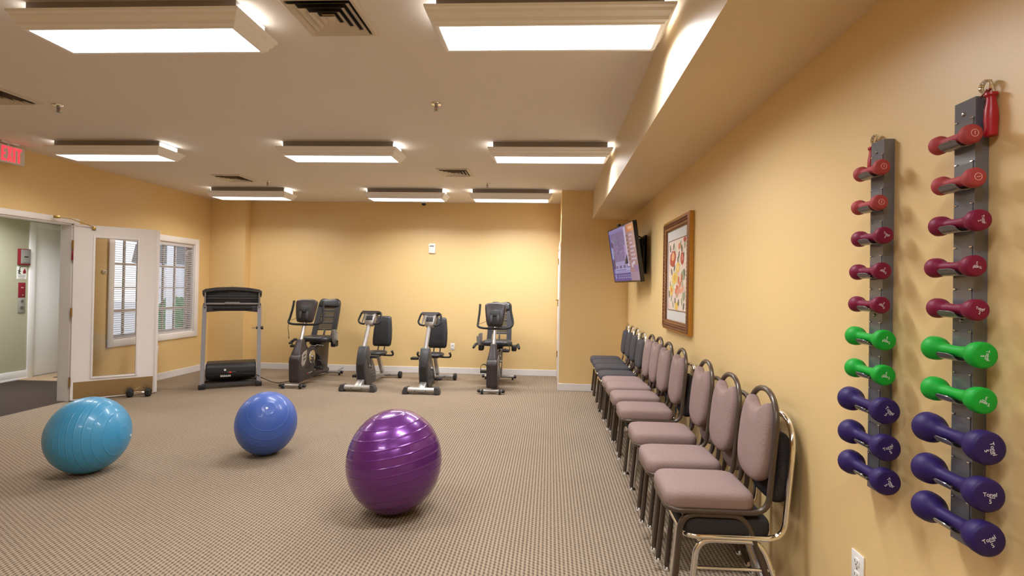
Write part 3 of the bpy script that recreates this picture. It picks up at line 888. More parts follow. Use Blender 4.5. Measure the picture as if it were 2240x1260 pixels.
b = nb(); box(b, .04, .22, -.13, -.02, -.06, .04, .004); box(b, .02, .10, -.16, .04, -.12, .14, .004); obj('bracket_arm', b, 'black', t, 30)
for pts, r in (([(.05, -.20, .13), (.12, -.30, .19), (.20, -.24, .15), (.235, -.16, .05)], .008), ([(.06, -.22, .05), (.13, -.28, .10), (.19, -.20, .02)], .007), ([(.07, -.18, -.08), (.12, -.26, -.22), (.18, -.27, -.27), (.21, -.2, -.16)], .005), ([(.05, -.2, .0), (.11, -.3, .03), (.14, -.24, -.06), (.20, -.25, .1)], .006), ([(.06, -.15, .1), (.1, -.26, .02), (.16, -.28, .12), (.22, -.2, .12)], .008)):
    b = nb(); tube(b, smooth_path(pts, 6), r, 6); obj('cable', b, 'rubber', t)

# ------------------------------------------------------------------ dumbbell racks on the right wall
def pol(r, h): return (r, h)
BELL = {'1': dict(r=.0255, hl=.030, gr=.0135, L=.102, mat='red1'), '2': dict(r=.0275, hl=.034, gr=.013, L=.114, mat='red2'),
        '3': dict(r=.033, hl=.040, gr=.0145, L=.138, mat='green'), '5': dict(r=.0415, hl=.050, gr=.0165, L=.167, mat='purple')}
def bell_mesh(k):
    d = BELL[k]; r, hl, g, L = d['r'], d['hl'], d['gr'], d['L']
    e = L / 2 + hl / 2
    half = [(r * .80, -e), (r * .93, -e + hl * .05), (r, -e + hl * .17), (r, -e + hl * .45), (r * .95, -e + hl * .70), (r * .82, -e + hl * .92), (r * .64, -e + hl * 1.08), (g + (r * .5 - g) * .6, -e + hl * 1.28), (g * 1.12, -e + hl * 1.55), (g, -e + hl * 1.9), (g, 0)]
    if k == '1':
        half = [(r * .70, -e), (r * .86, -e + hl * .06), (r, -e + hl * .26), (r, -e + hl * .66), (r * .86, -e + hl * .92), (r * .62, -e + hl * 1.08), (g * 1.06, -e + hl * 1.2), (g, -e + hl * 1.6), (g, 0)]
    prof = half + [(a, -h) for a, h in half[::-1][1:]]
    bb = nb(); lathe(bb, [(0, -e)] + prof + [(0, e)], 'y', 28)
    return to_mesh('bell_body', bb, d['mat'], 50), e
ME_bell = {k: bell_mesh(k) for k in BELL}
for mname, src, kk in (('1', 'tone', 0),):
    pass
def letter_meshes(k):
    """printed lettering on the end facing the room: name, small word, weight"""
    e = ME_bell[k][1]
    d = BELL[k]
    s = d['r'] / .0415
    base_ = Matrix.Translation((0, -e - .0003, 0)) @ Matrix.Rotation(PI / 2, 4, 'X')
    out = []
    if k == '1':
        bb = nb()
        tube(bb, [Vector((.009 * math.cos(2 * PI * q / 20), -e - .0002, .009 * math.sin(2 * PI * q / 20))) for q in range(20)], .0008, 4, True)
        out.append(('ring_mark', to_mesh('ring_mark', bb, 'pinkink', 40)))
        me = text_mesh('1', .014, .0004); me.transform(base_); me.materials.clear(); me.materials.append(M['pinkink']); out.append(('weight_number', me))
        return out
    for n, body, size, x, y in (('brand_name', 'Tonel', .0155, 0, .006), ('small_word', 'fitness', .0058, .006, -.0015), ('weight_number', k, .0155, .001, -.0125)):
        me = text_mesh(body, size * s * .92, .0004); me.transform(base_ @ Matrix.Translation((x * s * .9, y * s * .9, 0))); me.materials.clear(); me.materials.append(M['ink']); out.append((n, me))
    return out
ME_let = {k: letter_meshes(k) for k in BELL}
ME_hook = {}
def hook_mesh(k):
    d = BELL[k]; g = d['gr']
    bb = nb()
    # bent plate: down the face, under the handle, up in front
    x0 = -.0363
    xc = -.062
    sec = [(x0, .050), (x0, -.004), (x0 - .004, -g - .006), (xc, -g - .010), (xc - g * .9, -g - .005), (xc - g - .006, -g * .75), (xc - g - .010, -g * .45)]
    sp = smooth_path([(a, 0, c) for a, c in sec], 3)
    th = .0012
    R = []
    for i, p in enumerate(sp):
        tn = (sp[min(i + 1, len(sp) - 1)] - sp[max(i - 1, 0)]).normalized(); nn = Vector((tn.z, 0, -tn.x))
        wy = .029 if i < len(sp) - 3 else .029 - .004 * (i - len(sp) + 4)
        R.append([p + nn * th + Vector((0, -wy, 0)), p + nn * th + Vector((0, wy, 0)), p - nn * th + Vector((0, wy, 0)), p - nn * th + Vector((0, -wy, 0))])
    rings(bb, R)
    return to_mesh('hook', bb, 'hook', 40)
for k in BELL: ME_hook[k] = hook_mesh(k)
bb = nb(); box(bb, -.0395, -.036, -.004, .004, .050, .055, .001, 1); ME_weld = to_mesh('weld_bead', bb, 'chrome', 40)
ORDER = '1122233555'
ZR = (1.918, 1.803, 1.692, 1.577, 1.465, 1.353, 1.240, 1.127, 1.011, .904)
ROT = {0: (0, 80, 75, 180, 12, 90, 200, 75, 0, -28), 1: (0, 20, 30, 205, 215, 195, 190, 45, -28, 60)}
COLN = {'1': 'dusty red', '2': 'crimson', '3': 'green', '5': 'purple'}
POS = {0: 'topmost', 1: 'second from the top', 2: 'third from the top', 3: 'fourth from the top', 4: 'fifth from the top', 5: 'sixth from the top', 6: 'seventh from the top', 7: 'third from the bottom', 8: 'second from the bottom', 9: 'lowest'}
for ri, (yc, ztop, zbot, who) in enumerate(((1.405, 2.024, .842, 'nearer'), (1.766, 2.02, .838, 'farther'))):
    t = thing('dumbbell_rack', 'tall grey steel dumbbell rack on the right wall, the %s of two' % who, 'dumbbell rack', (0, yc, 0), 0, 'grey wall racks for dumbbells')
    b = nb()
    hw = .034
    prism(b, [(-.001, -hw), (-.035, -hw), (-.035, hw), (-.001, hw), (-.001, hw - .003), (-.032, hw - .003), (-.032, -hw + .003), (-.001, -hw + .003)], zbot, ztop, 'xy')
    obj('channel', b, 'rack', t, 30)
    for z in (ztop - .035, (ztop + zbot) / 2, zbot + .03):
        b = nb(); lathe(b, [(.0, -.0395), (.004, -.039), (.005, -.037), (.006, -.035)], 'x', 10, (0, .004, z)); obj('screw', b, 'steel', t)
    for i, k in enumerate(ORDER):
        z = ZR[i]
        o = link(bpy.data.objects.new('hook', ME_hook[k]), t); o.location = (0, 0, z)
        for s in (-1, 1):
            o = link(bpy.data.objects.new('weld_bead', ME_weld), t); o.location = (0, s * .026, z)
        oy = (.0, -.012, -.016, -.003, -.012, -.016, -.016, -.013, -.012, -.014)[i] if ri == 0 else (-.01, 0, -.016, -.008, -.004, -.01, -.01, -.002, -.007, -.009)[i]
        dbt = thing('vinyl_dumbbell', '%s vinyl dumbbell marked %s, %s on the %s wall rack' % (COLN[k], k, POS[i], who), 'dumbbell', (-.062, yc + oy, z), 0, 'vinyl dumbbells on the wall racks')
        dbt.rotation_euler = (0, math.radians(ROT[ri][i]), 0)
        link(bpy.data.objects.new('body', ME_bell[k][0]), dbt)
        for n, me in ME_let[k]:
            link(bpy.data.objects.new(n, me), dbt)
# hand grippers hung on the tops of the racks
def gripper(label, loc, tilt, hy_):
    t = thing('hand_gripper', label, 'hand gripper', loc, 0, 'spring hand grippers hung on the racks')
    b = nb()
    R_ = .0155
    pts = []
    for k in range(0, 44):
        a = PI * 1.28 + 2 * PI * k / 16
        pts.append((-.006 + .0042 * k / 16 , R_ * math.cos(a), R_ * math.sin(a)))
    pts = [(-.006, hy_[0] * .55, -.030)] + pts + [(.004, hy_[1], -.016), (.005, hy_[1], -.035)]
    tube(b, pts, .0025, 6); obj('coil_spring', b, 'chrome', t)
    for i, (yy, z0) in enumerate(((hy_[1], -.022), (hy_[0], -.03))):
        b = nb()
        lathe(b, [(0, 0), (.014, -.001), (.0145, -.007), (.0105, -.012), (.0105, -.022), (.0145, -.045), (.0155, -.07), (.014, -.09), (.0145, -.105), (.0135, -.112), (0, -.113)], 'z', 14, (.0, yy, z0)); obj('grip', b, 'redgrip', t)
gripper('red hand gripper hanging from the top of the nearer dumbbell rack', (-.0165, 1.362, 2.046), 0, (.030, -.015))
gripper('red hand gripper hanging from the top of the farther dumbbell rack', (-.0165, 1.809, 2.040), 0, (-.030, .014))

# ------------------------------------------------------------------ stacked chairs
def chair_meshes(cloth, metal, boxy, legm=None):
    legm = legm or metal
    ms = []
    sw = .164
    # one hoop: round the seat, up the back, over the top
    lean = lambda z: .172 + (z - .45) * .10
    path = fillet([(-.262, sw * .0, .405), (-.262, -sw, .405), (.172, -sw, .405), (lean(.76), -sw, .76)], [0, .07, .075, 0], 6)
    arch = [(lean(.76 + .17 * math.sin(a)), -sw * math.cos(a) ** .9, .76 + .17 * math.sin(a)) for a in [PI / 2 * k / 7 for k in range(1, 8)]]
    if boxy:
        arch = [(lean(.76 + .17 * math.sin(a)), -sw * math.cos(a) ** .7, .76 + .17 * math.sin(a)) for a in [PI / 2 * k / 7 for k in range(1, 8)]]
    L = path + [Vector(p) for p in arch]
    Rr = [Vector((p[0], -p[1], p[2])) for p in L[::-1]]
    full = L + Rr[1:-1]
    b = nb(); tube(b, full, .0105, 8, True, [(.0135 * math.cos(q) , .0135 * math.sin(q)) for q in [2 * PI * k / 8 for k in range(8)]]); ms.append(('hoop_frame', to_mesh('hoop_frame', b, metal, 50), None))
    # legs: each side an inverted U, split at the middle of its top
    for s in (-1, 1):
        y = s * .155
        f_ = fillet([(-.238, y * 1.04, .012), (-.205, y, .388), (-.05, y, .388)], [0, .075, 0], 6)
        r_ = fillet([(-.05, y, .388), (.075, y, .388), (.212, y * 1.04, .012)], [0, .075, 0], 6)
        pf = [(a * .0122, c * .0122) for a, c in ((1, .6), (.6, 1), (-.6, 1), (-1, .6), (-1, -.6), (-.6, -1), (.6, -1), (1, -.6))]
        for pth in (f_, r_):
            b = nb(); tube(b, pth, .011, 8, False, pf); ms.append(('leg', to_mesh('leg', b, legm, 50), None))
        for x in (-.238, .212):
            b = nb(); lathe(b, [(0, 0), (.012, 0), (.014, .004), (.0135, .022), (.011, .024)], 'z', 10, (x, y * 1.04, 0)); ms.append(('foot_glide', to_mesh('foot_glide', b, 'plate' if not boxy else 'rubber', 50), None))
        if boxy:
            b = nb(); cyl(b, (-.217, y * 1.02, .262), (.135, y * 1.02, .262), .008, 8); ms.append(('stretcher', to_mesh('stretcher', b, metal, 50), None))
    b = nb(); box(b, -.20, -.17, -.155, .155, .376, .398, .003); box(b, .04, .07, -.155, .155, .376, .398, .003); ms.append(('cross_rail', to_mesh('cross_rail', b, metal, 30), None))
    # seat cushion
    so = [(x, y) for x, y in rrect(.395, .326, .058, 6, -.072, 0)]
    b = nb(); pad(b, so, [(.965, .402), (1.0, .410), (1.018, .430), (1.015, .452), (.995, .467), (.95, .478), (.85, .485), (.5, .489), (.2, .490)], lambda a, c, h: Vector((a, c, h))); ms.append(('seat', to_mesh('seat', b, cloth, 60), None))
    # backrest cushion
    h = [(0, .836), (.03, .840), (.06, .853), (.088, .876), (.102, .878), (.122, .852), (.141, .805), (.150, .75), (.152, .67), (.148, .61), (.132, .56), (.095, .527), (.05, .514), (0, .510)]
    if boxy:
        h = [(0, .846), (.05, .848), (.088, .846), (.118, .825), (.142, .77), (.152, .70), (.152, .65), (.148, .60), (.136, .565), (.10, .545), (.05, .541), (0, .54)]
    ol = h + [(-y, z) for y, z in h[::-1][1:-1]]
    ol = [(p.x, p.y) for p in smooth_path([(a, c, 0) for a, c in ol], 3, True)]
    b = nb(); pad(b, ol, [(.93, .012), (.99, .006), (1.01, -.008), (1.01, -.026), (.98, -.036), (.92, -.043), (.75, -.049), (.25, -.051)], lambda a, c, t_: Vector((lean(c) + t_, a, c))); ms.append(('backrest', to_mesh('backrest', b, cloth, 60), None))
    return ms
KIND = {'pink': chair_meshes('pink', 'brownmetal', False), 'black': chair_meshes('charcoal', 'chrome', True), 'grey': chair_meshes('grey', 'chrome', True, 'brownmetal'), 'tan': chair_meshes('tan', 'brownmetal', False)}
def chair(kind, x, y, z, rz, label, group):
    t = thing('stacking_chair', label, 'chair', (x, y, z), rz, group)
    for n, me, _ in KIND[kind]:
        link(bpy.data.objects.new(n, me), t)
YS = (2.46, 2.91, 3.38, 3.99, 4.455, 4.825, 5.19, 5.65, 6.06, 6.43, 6.80)
TOP = ('pink',) * 7 + ('grey',) * 4
LOW = ('black', 'pink', 'pink', 'black', 'black', 'pink', 'pink', 'tan', 'tan', 'tan', 'tan')
ORD = ('nearest', 'second nearest', 'third nearest', 'fourth nearest', 'fifth nearest', 'sixth nearest', 'seventh nearest', 'fourth from the far end', 'third from the far end', 'second from the far end', 'farthest')
DZS = (.0, -.012, -.004, 0, 0, .01, 0, -.012, .0, 0, 0)
for i, y in enumerate(YS):
    rz = random.uniform(-.02, .02)
    dxs = (-.328, -.325, -.318, -.318, -.312, -.311, -.31, -.308, -.308, -.306, -.306)[i]
    c1 = {'pink': 'dusty pink chair with brown frame', 'grey': 'dark grey chair with chrome frame'}[TOP[i]]
    c2 = {'pink': 'dusty pink chair with brown frame', 'black': 'black fabric chair with chrome frame', 'tan': 'brownish pink chair'}[LOW[i]]
    chair(LOW[i], dxs + .07, y, 0, rz * .5, '%s under the top of the %s wall stack' % (c2, ORD[i]), 'chairs at the bottom of the stacks')
    chair(TOP[i], dxs, y, .112 + DZS[i], rz, '%s topping the %s wall stack' % (c1, ORD[i]), 'chairs on top of the stacks')

# ------------------------------------------------------------------ exercise balls
def ball(label, loc, rx, ry, rz_, material, valve=None, rot=0):
    t = thing('exercise_ball', label, 'exercise ball', loc, rot, 'exercise balls on the carpet')
    b = nb(); tt = bmesh.new(); bmesh.ops.create_uvsphere(tt, u_segments=64, v_segments=40, radius=1)
    for v in tt.verts:
        z = v.co.z * rz_ + rz_
        v.co = Vector((v.co.x * rx, v.co.y * ry, max(z, .004) if z > .012 else .004 + z * .3))
    merge(b, tt); obj('ball', b, material, t, 60)
    if valve:
        d = Vector(valve).normalized()
        p = Vector((d.x * rx, d.y * ry, rz_ + d.z * rz_))
        bb = nb(); cyl(bb, p - d * .004, p + d * .003, .009, 12); obj('valve_plug', bb, 'plate', t)
ball('turquoise exercise ball at the left on the carpet', (-4.73, 3.775, 0), .270, .270, .292, ball_mat('turquoise_vinyl', (.045, .285, .52), .36, (1, .1, .05), 140, .25), (.9, .42, -.1))
ball('royal blue exercise ball, smallest of the three', (-3.614, 4.32, 0), .249, .249, .273, ball_mat('blue_vinyl', (.045, .11, .42), .38, (.42, -.62, .55), 110, .15), (.38, -.66, .62))
ball('glossy purple exercise ball in the foreground', (-2.155, 3.314, 0), .310, .310, .336, ball_mat('purple_gloss_vinyl', (.135, .024, .20), .27, (-.16, 0, 1), 120, .5, .45))

# ------------------------------------------------------------------ hex dumbbell on the floor
t = thing('hex_dumbbell', 'black hex dumbbell with chrome handle on the floor holding the open door', 'dumbbell', (-6.46, 6.30, .052), math.atan2(.10, .235))
for s in (-1, 1):
    b = nb(); tube(b, [(s * .07, 0, 0), (s * .08, 0, 0), (s * .118, 0, 0), (s * .128, 0, 0)], [.046, .058, .058, .046], 6); o = obj('hex_head', b, 'rubber', t, 20); o.rotation_euler = (PI / 6 * 0, 0, 0)
b = nb(); lathe(b, [(.012, -.07), (.016, -.05), (.018, -.015), (.0185, 0), (.018, .015), (.016, .05), (.012, .07)], 'x', 14); obj('handle', b, 'chrome', t)

# ------------------------------------------------------------------ recumbent bikes with mesh back
def pedal_set(t, side, cy_, cz_, a, r, strap, w0):
    """crank arm, pedal and strap on one side; a = crank angle"""
    px_, pz_ = cy_ + r * math.cos(a), cz_ + r * math.sin(a)
    x = side * w0
    b = nb(); tube(b, [(x, cy_, cz_), (x + side * .012, px_, pz_)], .011, 8); cyl(b, (x - side * .02, cy_, cz_), (x + side * .014, cy_, cz_), .02, 12); obj('crank_arm', b, 'steel', t)
    b = nb(); box(b, min(x + side * .02, x + side * .125), max(x + side * .02, x + side * .125), px_ - .055, px_ + .055, pz_ - .018, pz_ + .018, .008); pd = obj('pedal', b, 'black', t, 40)
    if strap:
        xc = x + side * .072
        b = nb(); tube(b, smooth_path([(xc - .052, px_ + .01, pz_), (xc - .05, px_ + .01, pz_ + .07), (xc - .02, px_, pz_ + .105), (xc + .025, px_, pz_ + .10), (xc + .052, px_ + .01, pz_ + .05), (xc + .054, px_ + .01, pz_)], 5), .005, 6, False, [(.003, -.014), (.003, .014), (-.003, .014), (-.003, -.014)]); obj('strap', b, 'rubber', pd)

def recumbent(label, loc, rz, low, cupside, cable):
    t = thing('recumbent_bike', label, 'exercise bike', loc, rz, 'exercise bikes along the back wall')
    b = nb(); tube(b, [(-.16, -.55, .042), (.16, -.55, .042)], .021, 12); obj('front_stabilizer', b, 'silver', t)
    for s in (-1, 1):
        b = nb(); tube(b, [(s * .15, -.55, .04), (s * .17, -.55, .042), (s * .195, -.55, .035)], [.026, .028, .018], 10); obj('end_cap', b, 'black', t)
        b = nb(); lathe(b, [(.012, -.014), (.033, -.013), (.036, -.008), (.036, .008), (.033, .013), (.012, .014)], 'x', 18, (s * .125, -.575, .037)); wh = obj('transport_wheel', b, 'rubber', t)
        b = nb(); cyl(b, (s * .125 - .017, -.575, .037), (s * .125 + .017, -.575, .037), .012, 10); obj('hub', b, 'silver', wh)
    # drive shroud
    b = nb()
    prism(b, [(-.50, .065), (-.52, .10), (-.535, .40), (-.515, .45), (-.46, .485), (-.30, .515), (-.18, .53), (-.05, .525), (.0, .48), (.015, .36), (-.005, .15), (-.03, .075)], -.078, .078, 'yz', .022, 3)
    sh_ = obj('shroud', b, 'plum', t, 40)
    b = nb(); rings(b, [[Vector((x, y, z)) for x, y in rrect(2 * wx, y1 - y0, min(wx, (y1 - y0) / 2) * .5, 4, 0, (y0 + y1) / 2)] for wx, y0, y1, z in ((.074, -.505, -.12, .44), (.072, -.49, -.13, .485), (.056, -.45, -.20, .56), (.047, -.41, -.26, .63), (.043, -.39, -.275, .675), (.036, -.38, -.285, .685))]); obj('mast_cowl', b, 'plum', t, 40)
    b = nb(); prism(b, [(-.46, .34), (-.44, .46), (-.40, .50), (-.30, .53), (-.285, .50), (-.31, .38), (-.36, .31), (-.42, .29)], .076, .081, 'yz', .002, 1); obj('badge', b, 'silver', sh_, 40)
    for z in (.375, .43):
        b = nb(); prism(b, [(-.41, z), (-.40, z + .025), (-.33, z + .045), (-.335, z + .02)], .080, .0825, 'yz'); obj('badge_slot', b, 'plum', sh_, 0)
    b = nb(); lathe(b, [(.0, .078), (.085, .078), (.10, .082), (.098, .086), (.05, .088), (0, .09)], 'x', 28, (0, -.12, .40)); obj('crank_disc', b, 'alu', sh_)
    b = nb(); lathe(b, [(.0, -.09), (.05, -.088), (.098, -.086), (.10, -.082), (.085, -.078), (0, -.078)], 'x', 28, (0, -.12, .40)); obj('crank_disc', b, 'alu', sh_)
    b = nb(); cyl(b, (.078, -.25, .17), (.0795, -.25, .17), .014, 12); obj('maker_dot', b, 'red1', sh_)
    b = nb(); box(b, .078, .0792, -.225, -.10, .165, .178); obj('maker_mark', b, 'silver', sh_, 0)
    b = nb(); box(b, -.05, .05, -.525, -.515, .075, .11, .003); obj('front_label', b, 'black', sh_, 30)
    a = -PI / 2 + .25
    for s in (-1, 1):
        pedal_set(t, s, -.12, .40, a if s == low else a + PI, .17, True, .095)
    # mast, console, handlebar
    b = nb(); tube(b, [(0, -.34, .62), (0, -.16, 1.02)], .026, 16); obj('mast', b, 'satin', t)
    CT = Matrix.Translation((0, -.17, 1.095)) @ Matrix.Rotation(math.radians(-14), 4, 'X')
    co = [(p.x, p.y) for p in smooth_path([(-.157, .115, 0), (-.142, .158, 0), (-.08, .176, 0), (0, .180, 0), (.08, .176, 0), (.142, .158, 0), (.157, .115, 0), (.137, -.05, 0), (.120, -.14, 0), (.095, -.172, 0), (0, -.178, 0), (-.095, -.172, 0), (-.120, -.14, 0), (-.137, -.05, 0)], 3, True)]
    b = nb(); pad(b, co, [(.86, -.058), (.95, -.05), (1, -.03), (1, .015), (.97, .028)], lambda x, z, h: CT @ Vector((x, h, z))); cn = obj('console', b, 'plum', t, 40)
    b = nb(); pad(b, [(-.075, -.16), (-.078, .02), (-.06, .055), (0, .065), (.06, .055), (.078, .02), (.075, -.16)], [(1, -.054), (.97, -.066), (.9, -.07)], lambda x, z, h: CT @ Vector((x, h, z))); obj('back_cover', b, 'black', cn, 40)
    for s in (-1, 1):
        b = nb(); box(b, s * .05 - .02, s * .05 + .02, -.078, -.066, -.13, -.02, .006, 2, CT); obj('cover_insert', b, 'slate', cn, 40)
    b = nb(); box(b, -.028, .028, -.085, -.06, -.04, .02, .005, 2, CT); obj('socket', b, 'black', cn, 40)
    b = nb(); pad(b, [(p[0] * .9, p[1] * .9) for p in co], [(1, .028), (.98, .031)], lambda x, z, h: CT @ Vector((x, h, z))); obj('display_face', b, 'blackgloss', cn, 40)
    hb = [(-.245, -.06, 1.245), (-.246, -.10, 1.13), (-.255, -.16, .99), (-.25, -.21, .925), (-.17, -.245, .902), (0, -.25, .897), (.17, -.245, .902), (.25, -.21, .935), (.262, -.16, 1.0), (.232, -.10, 1.12), (.205, -.06, 1.245)]
    b = nb(); tube(b, smooth_path(hb, 6), .0165, 10); obj('handlebar', b, 'rubber', t)
    b = nb(); tube(b, smooth_path([(-.25, -.17, .95), (-.19, -.16, .97), (-.13, -.15, 1.0)], 4), .003, 5); obj('sensor_wire', b, 'rubber', t)
    if cable:
        b = nb(); tube(b, smooth_path([(-.25, -.2, .93), (-.262, -.2, .84), (-.25, -.2, .76), (-.246, -.2, .70)], 4), .004, 5); cyl(b, (-.246, -.2, .70), (-.246, -.2, .675), .006, 6); obj('hanging_wire', b, 'rubber', t)
    # beam and seat pedestal
    b = nb(); prism(b, [(-.06, .07), (-.04, .16), (.20, .14), (.46, .17), (.58, .13), (.60, .085), (.5, .065)], -.05, .05, 'yz', .015, 2); obj('main_beam', b, 'plum', t, 40)
    b = nb(); prism(b, [(.04, .44), (.04, .52), (.10, .53), (.50, .60), (.55, .58), (.50, .15), (.30, .12), (.27, .24), (.19, .36)], -.058, .058, 'yz', .012, 2); obj('seat_pedestal', b, 'plum', t, 40)
    b = nb(); box(b, -.035, .035, 0, .52, 0, .03, .004, 2, Matrix.Translation((0, .06, .525)) @ Matrix.Rotation(math.radians(8.5), 4, 'X')); obj('seat_rail', b, 'alu', t, 40)
    b = nb(); box(b, -.09, .09, .14, .40, .555, .612, .01); obj('seat_carriage', b, 'black', t, 40)
    b = nb(); cyl(b, (.05, .12, .55), (.13, .12, .545), .012, 8); lathe(b, [(0, 0), (.02, .004), (.022, .02), (.015, .032), (0, .034)], 'x', 12, (.12, .12, .545)); obj('adjuster_knob', b, 'steel', t)
    so = [(x * (1 - .08 * (y > 0)), y + .24) for x, y in rrect(.47, .40, .12, 6)]
    b = nb(); pad(b, so, [(.93, .603), (1, .615), (1.01, .64), (.98, .665), (.88, .68), (.6, .678), (.2, .672)], lambda x, y, h: Vector((x, y, h))); obj('seat', b, 'vinylblk', t, 60)
    # mesh backrest leaning away
    BT_ = Matrix.Translation((0, .44, .64)) @ Matrix.Rotation(math.radians(-24), 4, 'X')
    ho = [(-.195, 0), (-.192, .20), (-.185, .45), (-.178, .58), (-.165, .645), (-.13, .672), (-.07, .672), (0, .655), (.07, .672), (.13, .672), (.165, .645), (.178, .58), (.185, .45), (.192, .20), (.195, 0)]
    for s in (-1, 1):
        b = nb(); rings(b, [[BT_ @ Vector((s * (x - .075), -.012 + .0, z)), BT_ @ Vector((s * x, -.03, z)), BT_ @ Vector((s * (x + .004), .0, z)), BT_ @ Vector((s * x, .025, z)), BT_ @ Vector((s * (x - .075), .012, z))] for x, z in ((.195, 0), (.193, .15), (.188, .35), (.182, .52), (.176, .60))]); obj('side_bolster', b, 'vinylblk', t, 50)
    b = nb(); pad(b, [(-.18, .53), (-.178, .60), (-.165, .645), (-.13, .672), (-.07, .672), (0, .655), (.07, .672), (.13, .672), (.165, .645), (.178, .60), (.18, .53)], [(.94, .028), (1, .018), (1.02, -.005), (1, -.025), (.92, -.036), (.6, -.04)], lambda x, z, h: BT_ @ Vector((x, h, z))); obj('head_pad', b, 'vinylblk', t, 50)
    b = nb(); box(b, -.12, .12, -.003, .003, .14, .54, 0, 1, BT_); obj('back_mesh', b, 'mesh', t, 0)
    for z in (.135, .25, .36, .47):
        b = nb(); box(b, -.125, .125, -.008, .012, z - .011, z + .011, .004, 2, BT_); obj('back_strap', b, 'black', t, 40)
    b = nb(); box(b, -.012, .012, -.01, .014, -.02, .13, .004, 2, BT_); box(b, -.19, .19, -.01, .015, -.02, .012, .004, 2, BT_); obj('back_support', b, 'black', t, 40)
    # side grips and cup holder
    for s in (-1, 1):
        b = nb(); tube(b, smooth_path([(s * .12, .34, .585), (s * .25, .34, .585), (s * .31, .27, .60), (s * .325, .15, .625)], 5), .014, 8); sg = obj('side_handle', b, 'black', t)
        b = nb(); tube(b, [(s * .325, .15, .625), (s * .345, .06, .59), (s * .35, .03, .575)], [.02, .022, .016], 10); obj('grip', b, 'rubber', sg)
        b = nb(); box(b, min(s * .22, s * .30), max(s * .22, s * .30), .20, .34, .51, .60, .02); obj('storage_pocket', b, 'black', t, 40)
    s = cupside
    b = nb()
    segs = 16
    R1 = [[Vector((s * .285 + r * math.cos(2 * PI * k / segs), .22 + r * math.sin(2 * PI * k / segs), z + (.05 if (math.cos(2 * PI * k / segs) * s < .2 and z > .7) else 0))) for k in range(segs)] for r, z in ((.040, .60), (.046, .68), (.049, .735), (.042, .735), (.038, .62))]
    rings(b, R1); obj('cup_holder', b, 'silver', t, 40)
    b = nb(); tube(b, [(-.25, .58, .052), (.25, .58, .052)], .022, 12); obj('rear_stabilizer', b, 'silver', t)
    for q in (-1, 1):
        b = nb(); tube(b, [(q * .24, .58, .052), (q * .255, .58, .052), (q * .28, .58, .05)], [.026, .029, .024], 10); obj('end_cap', b, 'black', t)
        b = nb(); cyl(b, (q * .22, .58, 0), (q * .22, .58, .035), .016, 10); obj('leveller', b, 'rubber', t)
    return t
recumbent('dark recumbent bike with mesh back, leftmost of the four bikes', (-4.825, 7.62, 0), .015, 1, 1, True)
recumbent('dark recumbent bike with mesh back, rightmost of the four bikes', (-1.945, 7.62, 0), 0, -1, -1, False)

